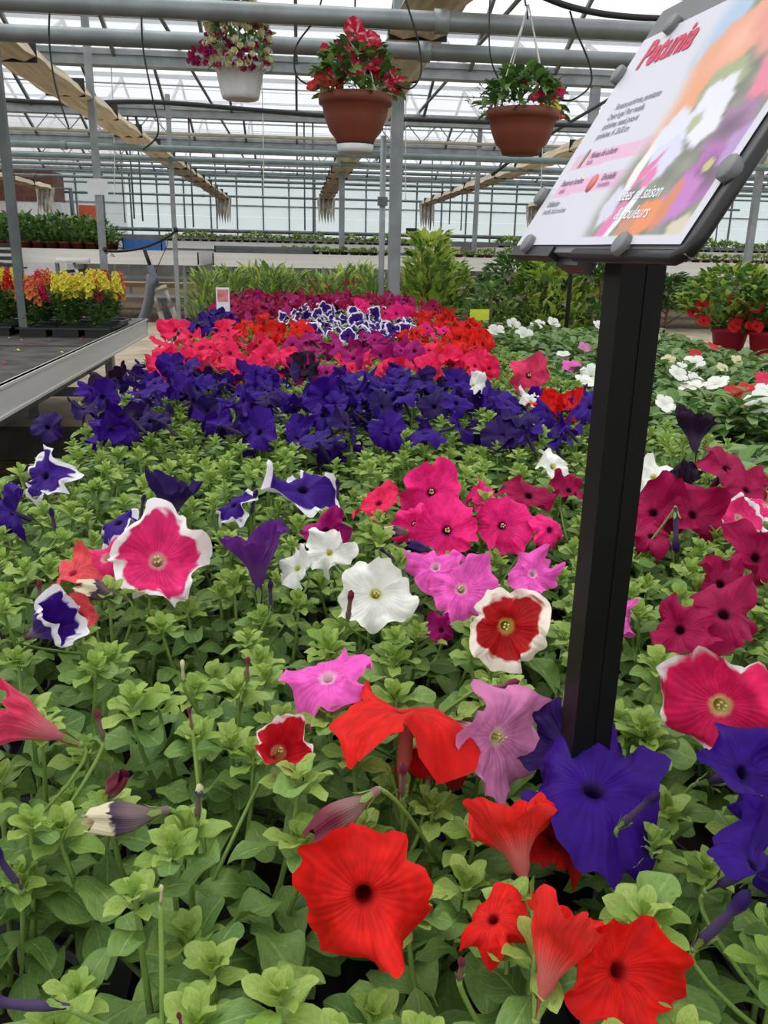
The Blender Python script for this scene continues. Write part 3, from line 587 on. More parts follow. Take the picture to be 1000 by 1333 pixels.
# px, py, width, colour, form, facing(right, up, toward camera), height, description
HERO = [
 (474, 1168, 205, 'red', 'flat', (.05, .5, .85), .775, 'largest open red flower at bottom centre'),
 (530, 912, 205, 'red', 'reflex', (.02, .86, -.42), .80, 'wide red flower spread flat like an umbrella above its pale tube'),
 (562, 968, 125, 'darkred', 'reflex', (.1, .55, -.6), .765, 'dark red flower tucked beneath the umbrella-like red one'),
 (655, 962, 150, 'lightpink', 'flat', (.62, .2, .72), .775, 'pale pink flower left of the sign pole base'),
 (735, 968, 120, 'deepviolet', 'wild', (-.4, .7, .3), .78, 'dark violet flower touching the foot of the sign pole'),
 (775, 1018, 205, 'violet', 'reflex', (.05, .97, .12), .785, 'broad violet flower directly below the sign pole'),
 (975, 1005, 140, 'violet', 'wild', (.3, .5, .5), .785, 'violet flower at the right edge below the crimson one'),
 (990, 1125, 135, 'violet', 'wild', (.5, .6, .2), .775, 'violet flower at the lower right edge with drooping tube'),
 (940, 920, 160, 'crimsonwhite', 'flat', (-.25, .35, .9), .79, 'large crimson flower with thin white edge at right'),
 (668, 1088, 120, 'red', 'trumpet', (-.2, .65, -.65), .77, 'red flower seen from behind under the broad violet one'),
 (722, 1085, 110, 'red', 'wild', (.35, .6, .1), .75, 'red flower half hidden beneath the broad violet one'),
 (640, 1192, 110, 'red', 'reflex', (-.3, .85, .2), .775, 'small red flower bending left near the bottom'),
 (722, 1238, 125, 'red', 'trumpet', (.3, .75, -.5), .785, 'red trumpet flower seen from its pale pink tube at the bottom'),
 (812, 1265, 168, 'red', 'flat', (.35, .6, .7), .77, 'ruffled red flower at bottom right'),
 (366, 976, 80, 'redthin', 'trumpet', (.3, .65, .55), .775, 'small half-open red flower with frilly pale edge'),
 (425, 876, 130, 'pink', 'reflex', (-.15, .85, .3), .79, 'magenta pink flower with three broad petals at centre'),
 (660, 816, 118, 'redwhite', 'flat', (0, .32, .95), .79, 'dark red star flower with creamy white border'),
 (695, 745, 72, 'pink', 'wild', (.1, .6, .7), .785, 'bright pink flower just left of the pole'),
 (600, 765, 92, 'pink', 'flat', (-.1, .6, .7), .78, 'bright pink flowers right of the white ones'),
 (566, 735, 80, 'pink', 'wild', (-.2, .7, .5), .78, 'bright pink flowers right of the white ones'),
 (490, 772, 104, 'white', 'flat', (.12, .55, .8), .785, 'wide open white flower at centre'),
 (428, 718, 66, 'white', 'wild', (-.1, .55, .7), .79, 'pair of white flowers left of the wide white one'),
 (385, 738, 62, 'white', 'wild', (-.3, .6, .6), .785, 'pair of white flowers left of the wide white one'),
 (335, 722, 96, 'purple', 'trumpet', (-.05, .92, -.25), .80, 'purple funnel flower standing upright left of the white pair'),
 (205, 728, 128, 'pinkwhite', 'flat', (.25, .6, .75), .795, 'large hot pink flower with white margin at left'),
 (135, 722, 90, 'pinkwhite', 'reflex', (-.2, .7, .4), .79, 'large hot pink flower with white margin at left'),
 (92, 742, 80, 'coral', 'wild', (-.2, .7, .3), .785, 'coral pink flowers at the left edge'),
 (100, 800, 56, 'coral', 'cup', (.1, .5, .6), .775, 'coral pink flowers at the left edge'),
 (118, 765, 66, 'wiltviolet', 'wilt', (-.7, .4, .3), .785, 'withering violet and cream flower at left'),
 (62, 815, 84, 'violetwhite', 'trumpet', (.75, .5, .3), .785, 'violet flower with white rim at the left edge'),
 (30, 940, 115, 'rosecoral', 'trumpet', (-.85, .55, .2), .785, 'red trumpet flower pointing left at the left edge'),
 (140, 1075, 105, 'wiltviolet', 'wilt', (-.9, .0, .45), .78, 'withered white and dark violet flower lying on the leaves'),
 (148, 1018, 62, 'wiltmaroon', 'wilt', (.3, .8, .2), .775, 'withered white and dark violet flower lying on the leaves'),
 (425, 1075, 110, 'wiltmaroon', 'wilt', (-.75, -.35, .4), .795, 'withered maroon flower hanging over the largest red one'),
 (508, 690, 40, 'wiltviolet', 'wilt', (-.9, .2, .3), .785, None), (540, 712, 40, 'deepviolet', 'wilt', (-.85, .25, .3), .78, None),
 (55, 618, 78, 'violetwhite', 'wild', (-.3, .55, .7), .785, 'violet and white flower at the left end of the violet band'),
 (12, 665, 74, 'violet', 'wild', (-.4, .5, .6), .785, 'violet flower at the left picture edge'),
 (152, 676, 80, 'violetwhite', 'reflex', (-.2, .85, .3), .785, 'violet flower with a white fleck left of the funnel flower'),
 (225, 648, 76, 'deepviolet', 'trumpet', (.1, .9, -.25), .79, 'dark violet funnel flower upright below the violet band'),
 (302, 655, 60, 'violetwhite', 'reflex', (-.3, .6, .3), .785, 'drooping violet and white flower between the funnels'),
 (395, 632, 104, 'violetwhite', 'wild', (.1, .8, .4), .795, 'large violet flower with white margin above the white pair'),
 (425, 690, 70, 'magenta', 'wild', (.1, .5, .7), .785, 'magenta flower behind the pair of white ones'),
 (562, 640, 84, 'hotpink', 'flat', (0, .45, .9), .79, 'hot pink flowers at the heart of the bed'),
 (540, 682, 66, 'hotpink', 'flat', (-.2, .45, .9), .78, 'hot pink flowers at the heart of the bed'),
 (583, 690, 90, 'hotpink', 'flat', (.1, .45, .9), .785, 'hot pink flowers at the heart of the bed'),
 (655, 684, 76, 'hotpink', 'flat', (.1, .4, .9), .78, 'hot pink flower with pale eye left of the pole'),
 (718, 690, 60, 'hotpink', 'reflex', (.3, .4, .8), .78, 'hot pink flower close to the left of the pole'),
 (492, 652, 62, 'crimson', 'wild', (-.2, .7, .4), .785, 'crimson flowers behind the hot pink ones'),
 (632, 645, 56, 'hotpink', 'wild', (.1, .7, .4), .785, 'hot pink flower below the violet band'),
 (690, 642, 74, 'maroon', 'wild', (.1, .7, .5), .785, 'deep maroon flower left of the pole'),
 (742, 636, 52, 'maroon', 'wild', (.1, .7, .5), .78, 'deep maroon flower left of the pole'),
 (722, 606, 58, 'white', 'flat', (.35, .55, .7), .79, 'white flower at the right end of the violet band'),
 (852, 664, 88, 'maroon', 'wild', (-.1, .7, .6), .785, 'maroon flowers just right of the pole'),
 (905, 668, 84, 'maroon', 'wild', (.1, .6, .7), .785, 'maroon flowers just right of the pole'),
 (848, 695, 62, 'maroon', 'reflex', (-.2, .7, .4), .775, 'maroon flowers just right of the pole'),
 (950, 606, 88, 'maroon', 'reflex', (.2, .8, .5), .80, 'tall maroon flower at the upper right'),
 (975, 635, 70, 'maroon', 'wild', (.2, .7, .5), .79, 'tall maroon flower at the upper right'),
 (905, 560, 64, 'black', 'trumpet', (0, .92, -.3), .815, 'almost black funnel flower standing above the maroon ones'),
 (893, 625, 44, 'black', 'trumpet', (-.1, .95, .1), .79, 'almost black funnel flower standing above the maroon ones'),
 (852, 618, 66, 'white', 'flat', (-.1, .8, .5), .785, 'white flower right of the pole beside the dark funnel'),
 (965, 672, 70, 'pinkwhite', 'wild', (.2, .6, .6), .78, 'magenta flower with white edge at right'),
 (1000, 655, 60, 'pinkwhite', 'reflex', (.2, .8, .3), .78, 'magenta flower with white edge at right'),
 (988, 725, 96, 'maroon', 'wild', (.1, .5, .8), .785, 'velvety maroon flowers at the right edge'),
 (945, 795, 120, 'maroon', 'reflex', (-.05, .8, .5), .79, 'wide drooping maroon flower at right'),
 (885, 818, 90, 'maroon', 'wild', (-.3, .6, .6), .785, 'wide drooping maroon flower at right'),
 (940, 758, 86, 'maroon', 'wild', (.0, .5, .5), .775, 'velvety maroon flowers at the right edge'),
 (815, 802, 60, 'pink', 'wild', (.5, .5, .5), .775, 'pink flower peeping out right of the pole'),
 (575, 820, 46, 'magenta', 'wild', (0, .4, .6), .755, 'small magenta flower under the wide white one'),
 (690, 488, 56, 'rosecoral', 'flat', (.1, .4, .9), .80, 'single coral pink flower above the violet band'),
 (692, 522, 40, 'white', 'wild', (0, .6, .6), .79, 'small white flower at the right of the violet band'),
 (735, 526, 48, 'red', 'wild', (.1, .7, .4), .79, 'red flowers beside the pole behind the violet band'),
 (755, 530, 44, 'red', 'wild', (.2, .7, .4), .79, 'red flowers beside the pole behind the violet band'),
 (712, 528, 44, 'red', 'wild', (-.1, .7, .4), .79, 'red flowers beside the pole behind the violet band'),
 (616, 500, 34, 'white', 'wild', (0, .6, .6), .79, None), (395, 476, 46, 'black', 'wild', (0, .6, .5), .80, 'nearly black flower among the magenta ones'),
 (140, 490, 52, 'black', 'wild', (-.2, .8, .2), .82, 'nearly black flower at the back left of the violet band'),
 (226, 428, 44, 'crimson', 'wild', (-.3, .5, .6), .80, 'crimson flower reaching out over the path near the bicycle'),
 (205, 476, 50, 'crimson', 'wild', (-.3, .6, .5), .80, 'crimson flower hanging over the left edge'),
]
# room kept clear of leaves around each open flower and on the side it faces
KEEP = []
for (px, py, w, c, form, fc, z, desc) in HERO:
    h_ = at_z(px, py, z); R_ = w*(h_-CP).dot(cf)/FPX/2; KEEP += [(h_+facing(*fc)*R_*t, R_*.85) for t in (.3, 1.0)]
# ------------------------------------------------------------------ petunia plants in their trays
SOIL = .60; TRAY_Z = .55; SP = .15; X0 = -.36; Y0 = .16
plants = []       # dicts: pos, obj, colour votes, near flag
for i in range(40):
    for j in range(11):
        x = X0+SP*j; y = Y0+SP*i
        if j > 7 and y > 1.2: continue
        px, py, d = proj((x, y, .72))
        if d < .1 or px < -150 or px > 1420 or py > 1650: continue
        plants.append(dict(p=Vector((x+U(-.015, .015), y+U(-.015, .015), SOIL)), px=px, py=py, near=(y < .98 and -110 < px < 1110), i=i, j=j, desc=[], fl=0, col={}))
# trays: two by three cells, black plastic
rim_me = MB(); w2, h2 = SP, SP*1.5
for lo, hi in (((-w2, -h2, .046), (w2, -h2+.012, .056)), ((-w2, h2-.012, .046), (w2, h2, .056)), ((-w2, -h2, .046), (-w2+.012, h2, .056)), ((w2-.012, -h2, .046), (w2, h2, .056)), ((-.006, -h2, .046), (.006, h2, .054)), ((-w2, -SP/2-.006, .046), (w2, -SP/2+.006, .054)), ((-w2, SP/2-.006, .046), (w2, SP/2+.006, .054))):
    rim_me.b2(lo, hi)
M_tray = plain('tray_plastic', (44, 46, 48), .35, var=.15, scale=6, spec=.6)
RIM = rim_me.mesh('tray_rim', M_tray, False)
cell = MB().lathe([(.040, 0), (.064, .05), (.060, .05), (.056, .042), (.0, .042)], 16); CELL = cell.mesh('cell', M_tray)
soil = MB().lathe([(.058, .0445), (.03, .050), (0, .052)], 14); SOILM = soil.mesh('potting_soil', M_peat)
trays = {}
for q in plants: trays.setdefault((q['i']//3, q['j']//2), []).append(q)
for (a, b), qs in trays.items():
    t = empty('seedling_tray', (X0+SP*(b*2+.5), Y0+SP*(a*3+1), TRAY_Z), 0, None, 'tray', 'black trays under the petunias')
    t['label'] = 'black plastic six-cell tray hidden under petunia foliage' if a > 2 else 'black plastic six-cell tray glimpsed between the nearest petunias'
    place('tray_rim', RIM, t)
    for ii in range(3):
        for jj in range(2):
            place('cell', CELL, t, Matrix.Translation(((jj-.5)*SP, (ii-1)*SP, 0))); s_ = place('potting_soil', SOILM, t, Matrix.Translation(((jj-.5)*SP, (ii-1)*SP, 0))); s_['kind'] = 'stuff'
for k, q in enumerate(plants):
    v = (k*5+q['i']) % 8; o = empty('petunia_plant', q['p'], U(0, 6.28)); q['o'] = o; q['v'] = v
    s = U(.92, 1.05); q['s'] = s
    if q['near']:
        wm = Matrix.Translation(q['p']) @ Matrix.Rotation(o.rotation_euler.z, 4, 'Z') @ Matrix.Diagonal((s, s, s, 1))
        for (g, mw) in PLANS[v][0]:
            c_ = wm @ (mw @ Vector((0, .6, 0)))
            if any((c_-h_).length < r_*1.0 and c_.z > h_.z-r_*.9 for h_, r_ in KEEP): continue
            place('leaf', PGM[g], o, Matrix.Diagonal((s, s, s, 1)) @ mw)
        for st in STEMS[v]: place('stem', st, o, Matrix.Diagonal((s, s, s, 1)))
    else:
        f = place('foliage', FOL[v], o, Matrix.Diagonal((s, s, s, 1))); f['kind'] = 'stuff'; f = place('stems', STJ[v], o, Matrix.Diagonal((s, s, s, 1))); f['kind'] = 'stuff'
bpy.context.view_layer.update()
def nearest(pos, lim=9.):
    return min(plants, key=lambda q: (q['p'].x-pos.x)**2+(q['p'].y-pos.y)**2)
def add_flower(pos, d, R, form, colr, sd, spin, hero=False, desc=None, plant=None, stam=False):
    q = plant or nearest(pos-d*R*1.0); root = q['o']; name = {'wilt': 'wilted_flower', 'bud': 'flower_bud'}.get(form, 'flower')
    me = heromesh(form, int(spin*100) % 997, colr) if (hero and form in HS) else fmesh(form, sd, colr); inv = root.matrix_world.inverted()
    mw = Matrix.Translation(pos) @ orient(d, spin) @ Matrix.Diagonal((R, R, R, 1))
    o = place(name, me, root, inv @ mw)
    if hero:
        place('calyx', CALYX, o, Matrix.Translation((0, 0, .3)) if form == 'bud' else Matrix.Identity(4))
        b = mw @ Vector((0, 0, -1.32 if form != 'bud' else -1.0)); e = Vector(q['p'])+Vector((U(-.02, .02), U(-.02, .02), .1)); c = b-d*R*.6; c.z = min(c.z, b.z-.01)
        pts = [b*(1-t)**2+c*2*t*(1-t)+e*t*t for t in (0, .15, .3, .5, .75, 1)]
        im = mw.inverted(); q2 = MB().tube([im @ p for p in pts], .0014/R, 6); q2.build('flower_stalk', M_stem, o, True)
        if stam: place('stamens', STAM, o)
        if desc: q['desc'].append(desc)
    q['fl'] += 1; q['col'][colr] = q['col'].get(colr, 0)+1; return o
ZF = .785
BUDS = [(258, 1045, 62, 'wiltviolet', (.1, .95, .1)), (8, 1130, 80, 'deepviolet', (-.3, .9, .1)), (28, 1308, 120, 'deepviolet', (-.95, .25, .15)), (130, 945, 50, 'wiltmaroon', (-.1, 1, 0)),
 (238, 875, 36, 'cream', (0, 1, 0)), (322, 872, 38, 'wiltmaroon', (.05, 1, 0)), (248, 935, 34, 'wiltmaroon', (-.1, 1, 0)), (455, 790, 52, 'wiltmaroon', (.1, .9, .2)), (352, 775, 44, 'deepviolet', (0, 1, 0)),
 (600, 1262, 60, 'wiltmaroon', (0, .9, .3)), (830, 1055, 80, 'deepviolet', (.5, .75, .1)), (505, 722, 30, 'deepviolet', (-.6, .6, .2)), (645, 895, 66, 'wiltmaroon', (.9, .3, .1)),
 (210, 1165, 34, 'cream', (.1, 1, 0)), (52, 775, 44, 'wiltmaroon', (0, 1, 0)), (70, 680, 40, 'deepviolet', (-.1, 1, 0)), (185, 660, 36, 'deepviolet', (.2, 1, 0)), (440, 640, 36, 'deepviolet', (0, 1, 0)), (940, 1200, 120, 'deepviolet', (.45, .85, .1)), (880, 690, 60, 'deepviolet', (.05, -.8, .2)), (235, 1330, 40, 'wiltmaroon', (0, .95, .2)), (525, 1015, 70, 'wiltmaroon', (0, .9, .3)), (330, 655, 40, 'deepviolet', (.2, .9, .1))]
for k, (px, py, w, c, form, fc, z, desc) in enumerate(HERO):
    p = at_z(px, py, z); dep = (p-CP).dot(cf); R = w*dep/FPX/2*(1.0 if form not in ('trumpet',) else 1.08)
    if form == 'wilt': R *= 1.15
    add_flower(p, facing(*fc), R, form, c, k % 3, k*1.31, True, desc, None, (form == 'flat' and c not in ('red',)) or k == 14)
for k, (px, py, w, c, fc) in enumerate(BUDS):
    p = at_z(px, py, .785); dep = (p-CP).dot(cf); add_flower(p, facing(*fc), w*dep/FPX/2, 'bud', c, 0, k*1.1, True)
ANCH = []
def an(c, *pts): ANCH.extend((x, y, c) for x, y in pts)
an('maroon', (305, 398), (340, 391), (370, 399), (410, 392), (450, 391), (530, 396), (570, 399), (500, 392), (340, 402))
an('hotpink', (478, 400), (560, 432), (520, 402)); an('violet', (270, 418), (283, 414))
an('violetwhite', (400, 412), (430, 409), (460, 414), (490, 417), (440, 428), (505, 424), (420, 424), (475, 428))
an('red', (330, 430), (362, 440), (385, 428), (540, 440), (590, 446), (612, 440), (600, 425), (632, 436), (345, 424), (575, 420))
an('crimson', (300, 446), (262, 450), (232, 446), (340, 468), (470, 470), (600, 468), (562, 464), (540, 470), (310, 460), (280, 440), (365, 462), (625, 478), (330, 452))
an('magenta', (400, 455), (450, 450), (500, 446), (420, 470), (500, 462), (430, 440), (520, 450), (460, 460))
an('violet', (130, 525), (200, 500), (260, 498), (320, 520), (380, 520), (430, 500), (480, 512), (520, 520), (560, 492), (620, 515), (150, 560), (105, 570), (350, 560), (440, 590), (490, 575), (540, 560), (600, 560), (625, 590), (680, 550), (740, 545), (700, 580), (350, 500), (470, 495), (590, 500), (510, 600), (310, 560), (640, 530), (660, 575), (400, 550), (420, 565))
an('none', (250, 580), (220, 590), (560, 540), (620, 540), (650, 470), (645, 500), (300, 600), (690, 460), (680, 500), (200, 600), (180, 620), (330, 620), (450, 620), (600, 620), (670, 610), (720, 560), (560, 600), (775, 600), (240, 540), (700, 640), (800, 640))
an('violet', (480, 604), (540, 594), (620, 612), (440, 608), (100, 590), (120, 545)); an('deepviolet', (200, 550), (360, 585), (270, 520), (560, 520), (640, 560))
for q in plants:
    X, Y = q['p'].x, q['p'].y
    if q['py'] > 622: continue
    for k in range(12):
        pos = Vector((max(-.44, X+U(-.085, .075)), Y+U(-.075, .075), SOIL+.185+U(-.035, .03)))
        px, py, d = proj(pos)
        if py < 386 and rnd.random() < .3: continue
        best = min(ANCH, key=lambda a: (a[0]-px)**2+((a[1]-py)*2.2)**2); c = best[2]
        if c == 'none' or ((best[0]-px)**2+((best[1]-py)*2.2)**2)**.5 > 75: continue
        n_max = {'violet': 6, 'deepviolet': 5}.get(c, 4)
        if q['fl'] >= n_max: break
        if px > 770 or (px > 640 and py < 520): continue
        if rnd.random() < .25: continue
        if c == 'violet' and rnd.random() < .18: c = 'deepviolet'
        if c == 'maroon' and rnd.random() < .15: c = 'magenta'
        lo = d > 2.3
        form = rnd.choice(('wild', 'wild', 'wild', 'flat', 'reflex'))
        add_flower(pos, facing(U(-.8, .8), U(.25, 1), U(-.25, .9)), U(.032, .044), form+('_lo' if lo else ''), c, rnd.randrange(3), U(0, 6.28), plant=q)
NICE = {'red': 'red', 'darkred': 'dark red', 'crimson': 'crimson', 'hotpink': 'hot pink', 'magenta': 'magenta', 'maroon': 'maroon', 'violet': 'violet', 'deepviolet': 'violet', 'violetwhite': 'violet and white', 'white': 'white', 'black': 'nearly black'}
seen = {}
for q in plants:
    o = q['o']; o['category'] = 'plant'; o['group'] = 'petunias in the long bed'
    if q['desc']:
        ds = list(dict.fromkeys(q['desc'])); lab = 'petunia with the '+ds[0]
        n = seen.get(lab, 0); seen[lab] = n+1
        if n and len(ds) > 1: lab = 'petunia with the '+ds[1]; n = seen.get(lab, 0); seen[lab] = n+1
        o['label'] = lab
        if n: o['group'] = 'petunias: '+ds[0]
    elif q['fl']:
        c = NICE.get(max(q['col'], key=q['col'].get), 'mixed'); py = q['py']
        zone = 'at the back of the bed' if py < 412 else ('in the rear rows before the violet band' if py < 478 else 'in the broad violet band across the bed')
        sd_n = 'left' if q['px'] < 300 else ('middle' if q['px'] < 520 else 'right'); zone += ', '+sd_n+' side' if sd_n != 'middle' else ', middle'; o['label'] = '%s flowering petunia %s' % (c, zone); o['group'] = 'petunias '+c+' '+zone
    else:
        zone = 'in the near left corner of the bed' if (q['near'] and q['px'] < 420) else ('in the near right corner of the bed' if q['near'] else ('right of the sign pole' if q['px'] > 800 else 'between the violet band and the front flowers' if q['py'] > 560 else 'with few blooms toward the back of the bed'))
        o['label'] = 'leafy petunia without open flowers '+zone; o['group'] = 'leafy petunias '+zone

byl = {}
for q in plants:
    if q['desc']: byl.setdefault(q['o']['label'], []).append(q)
for lab, qs in byl.items():
    if len(qs) > 1:
        qs.sort(key=lambda q: q['px']); names = ['left one', 'right one'] if len(qs) == 2 else ['leftmost one']+['middle one']*(len(qs)-2)+['rightmost one']
        for q, n_ in zip(qs, names): q['o']['label'] = lab+', '+n_
# ------------------------------------------------------------------ generic leafy bushes
def bush_mesh(name, mats, seed, n, rad, h, leaf, lw, z0=.0, el=(0, 50), shape='dome', nv=4, peak=.5, droop=.3):
    r = random.Random(seed); j = LeafJoin(); geos = [leaf_geo(1, lw, nv, 2, droop*r.uniform(.5, 1.3), .25, 0, peak, .06, k) for k in range(4)]
    for k in range(n):
        a = r.uniform(0, 6.28); t = r.random()
        if shape == 'dome': zz = z0+h*(t**.6); rr = rad*math.sqrt(max(0., 1-(zz-z0)**2/h**2))*r.uniform(.35, 1.)**.5
        elif shape == 'column': zz = z0+h*t; rr = rad*(1-.5*t)*math.sqrt(r.random())
        elif shape == 'ball': zz = z0+h*t; rr = rad*math.sin(PI*min(.98, max(.02, t)))**.6*r.uniform(.4, 1)**.5
        else: zz = z0+h*t; rr = rad*t*r.uniform(.6, 1.1)
        j.add(geos[k % 4], LM(Vector((rr*math.cos(a), rr*math.sin(a), zz)), a-PI/2+r.uniform(-.9, .9), math.radians(r.uniform(*el)), r.uniform(-.6, .6), leaf*r.uniform(.7, 1.2)), r.randrange(len(mats)))
    return j.mesh(name, mats)
def pot_mesh(r0, r1, h, mat, name='pot'):
    return MB().lathe([(0, 0), (r0, 0), (r1, h*.82), (r1*1.08, h*.82), (r1*1.08, h), (r1*.98, h), (r1*.94, h*.88), (0, h*.88)], 24).mesh(name, mat)

# impatiens: glossy leaves, white five-petalled flowers
IMP = [bush_mesh('foliage', [M_imp, M_imp, M_mid], 40+i, 95, .105, .15, .062, .46, .03, (-15, 40), 'dome', 4, .45, .45) for i in range(6)]
ig = MB()
for k in range(5):
    a = k*2*PI/5; g = leaf_geo(1, .95, 4, 4, .15, -.1, .05, .66, 0, k); A = np.array(Matrix.Rotation(a, 4, 'Z') @ Matrix.Rotation(.15, 4, 'X')); ig.add(g[0] @ A[:3, :3].T, g[1], [(k/5+.1, .45+.5*b) for (_, b) in g[2]])
IMF = {}
def impf(c):
    if c not in IMF: IMF[c] = ig.mesh('blossom_'+c, PC[c])
    return IMF[c]
GT = at_z(968, 600, .62); imps = []
for i in range(33):
    for j in range(12):
        x = .86+.155*j+U(-.02, .02); y = 1.36+.155*i+U(-.02, .02)
        if x > 1.86 or y > 4.6 or (abs(x-GT.x) < .17 and abs(y-GT.y) < .15): continue
        px, py, d = proj((x, y, .72))
        if px > 1330: continue
        o = empty('impatiens_plant', (x, y, TRAY_Z+.0), U(0, 6.28)); v = rnd.randrange(6); f = place('foliage', IMP[v], o, Matrix.Diagonal((1, 1, U(.82, 1.0), 1))); f['kind'] = 'stuff'
        imps.append(dict(o=o, p=Vector((x, y, .7)), n={}))
gt = empty('carry_tray', (GT.x, GT.y, .55), .15, 'empty pale grey slotted tray between maroon petunias and impatiens', 'tray')
M_gt = plain('pale_grey_tray', (126, 138, 142), .45, var=.06)
for lo, hi in (((-.15, -.12, 0), (.15, -.108, .07)), ((-.15, .108, 0), (.15, .12, .07)), ((-.15, -.12, 0), (-.138, .12, .07)), ((.138, -.12, 0), (.15, .12, .07))): MB().b2(lo, hi).build('tray_side', M_gt, gt)
for k in range(6): MB().b2((-.14, -.1+k*.038, .05), (.14, -.085+k*.038, .058)).build('slat', M_gt, gt)
ICELL = MB().lathe([(0, 0), (.045, 0), (.062, .062), (.066, .062), (.066, .068), (.055, .06), (0, .058)], 14).mesh('pot', M_tray)
for q in imps: place('pot', ICELL, q['o'])
bpy.context.view_layer.update()
def imp_flower(pos, c, R):
    q = min(imps, key=lambda q: (q['p'].x-pos.x)**2+(q['p'].y-pos.y)**2); d = facing(U(-.4, .4), U(.5, 1), U(.2, .8))
    place('blossom', impf(c), q['o'], q['o'].matrix_world.inverted() @ (Matrix.Translation(pos) @ orient(d, U(0, 6)) @ Matrix.Diagonal((R, R, R, 1)))); q['n'][c] = q['n'].get(c, 0)+1
for px, py, c, R in ((865, 527, 'white', .022), (893, 482, 'white', .028), (882, 488, 'white', .026), (903, 474, 'white', .03), (900, 505, 'white', .026), (905, 496, 'white', .022), (933, 501, 'white', .03), (990, 525, 'white', .03), (996, 512, 'white', .026), (645, 433, 'white', .034), (682, 437, 'white', .034), (700, 424, 'white', .03), (668, 423, 'white', .03), (720, 421, 'white', .03), (780, 425, 'white', .03), (770, 490, 'white', .03), (762, 498, 'white', .026), (848, 441, 'white', .03), (905, 463, 'scarlet', .022), (928, 453, 'scarlet', .024), (972, 508, 'scarlet', .024), (955, 511, 'scarlet', .022), (978, 520, 'scarlet', .022), (996, 500, 'crimson', .03), (745, 480, 'pink', .03), (760, 455, 'lightpink', .024), (733, 462, 'white', .02), (960, 470, 'cream', .02), (870, 470, 'cream', .02), (800, 440, 'white', .022), (940, 480, 'cream', .018)):
    imp_flower(at_z(px, py, .725), c, R*1.5)
for q in imps:
    o = q['o']; o['category'] = 'plant'; c = max(q['n'], key=q['n'].get) if q['n'] else None; nm = {'white': 'white', 'scarlet': 'red', 'crimson': 'crimson', 'pink': 'pink', 'lightpink': 'pale pink', 'cream': 'cream'}.get(c)
    yy = q['p'].y; row = 'nearest rows' if yy < 2.1 else ('second block of rows' if yy < 3.0 else ('far rows' if yy < 4.5 else 'hindmost rows')); side = 'beside the petunias' if q['p'].x < 1.3 else ('mid bench' if q['p'].x < 1.9 else 'by the right rim')
    o['label'] = 'glossy impatiens with %s, %s %s' % (nm+' blossoms' if c else 'leaves only', row, side)
    o['group'] = 'impatiens, %s %s' % (row, side)

# ------------------------------------------------------------------ sign on its pole
SX, SY = .188, .468
sg = empty('sign_stand', (SX, SY, TRAY_Z), 0, 'black sign stand with tilted holder showing the petunia poster', 'sign')
pl = MB(); pw = .0125
pl.b2((-pw, -pw, 0), (pw, pw, .55)); pl.b2((-pw-.0006, -pw-.0004, 0), (-pw+.004, pw, .55))
pl.b2((.002-.0006, -pw-.0008, 0), (.002+.0006, -pw, .55)); pl.build('pole', M_blackd, sg)
MB().b2((-.07, -.07, 0), (.07, .07, .006)).build('base_plate', M_blackd, sg)
BLc = Vector((.146, .572, 1.105))-Vector((SX, SY, TRAY_Z)); su = Vector((.08968, -.99597, 0)); sv = Vector((.51616, .04647, .85523)); sn = su.cross(sv)
BW, BH = .21, .148
FR = Matrix(((su.x, sv.x, sn.x, BLc.x), (su.y, sv.y, sn.y, BLc.y), (su.z, sv.z, sn.z, BLc.z), (0, 0, 0, 1)))   # board frame: x along bottom, y up the sheet, z out of the face
hold = MB().b2((-.004, -.004, -.006), (BW+.006, BH+.022, -.0012)).build('holder_plate', plain('grey_holder', (110, 110, 112), .5, var=.06), sg, False, FR)
MB().tube([(BW+.0055, BH+.02, -.003), (BW+.0055, .006, -.003), (BW+.0045, -.001, -.003), (BW-.003, -.0045, -.003), (.098, -.0045, -.003)], .0036, 10).build('edge_rail', M_black, hold, True)
MB().b2((-.002, -.0075, -.006), (.068, -.001, .0005)).build('lower_lip', M_black, hold)
MB().b2((.068, -.009, -.016), (.1, -.002, -.006)).build('hinge_block', M_black, hold)
MB().b2((.088, .012, -.03), (.122, .05, -.006)).build('mount_bracket', M_black, hold)
cl = MB().lathe([(0, .0032), (.0052, .0032), (.006, .0024), (.006, -.004), (.0, -.004)], 20).mesh('clip', M_greyp)
for (a, b) in ((.119, -.0), (.751, -.005), (-.03, .241), (-.015, .835), (.175, 1.0), (1.012, .237), (.7, 1.0)): place('clip', M_greyp and cl, hold, Matrix.Translation((a*BW, b*BH, .001)))
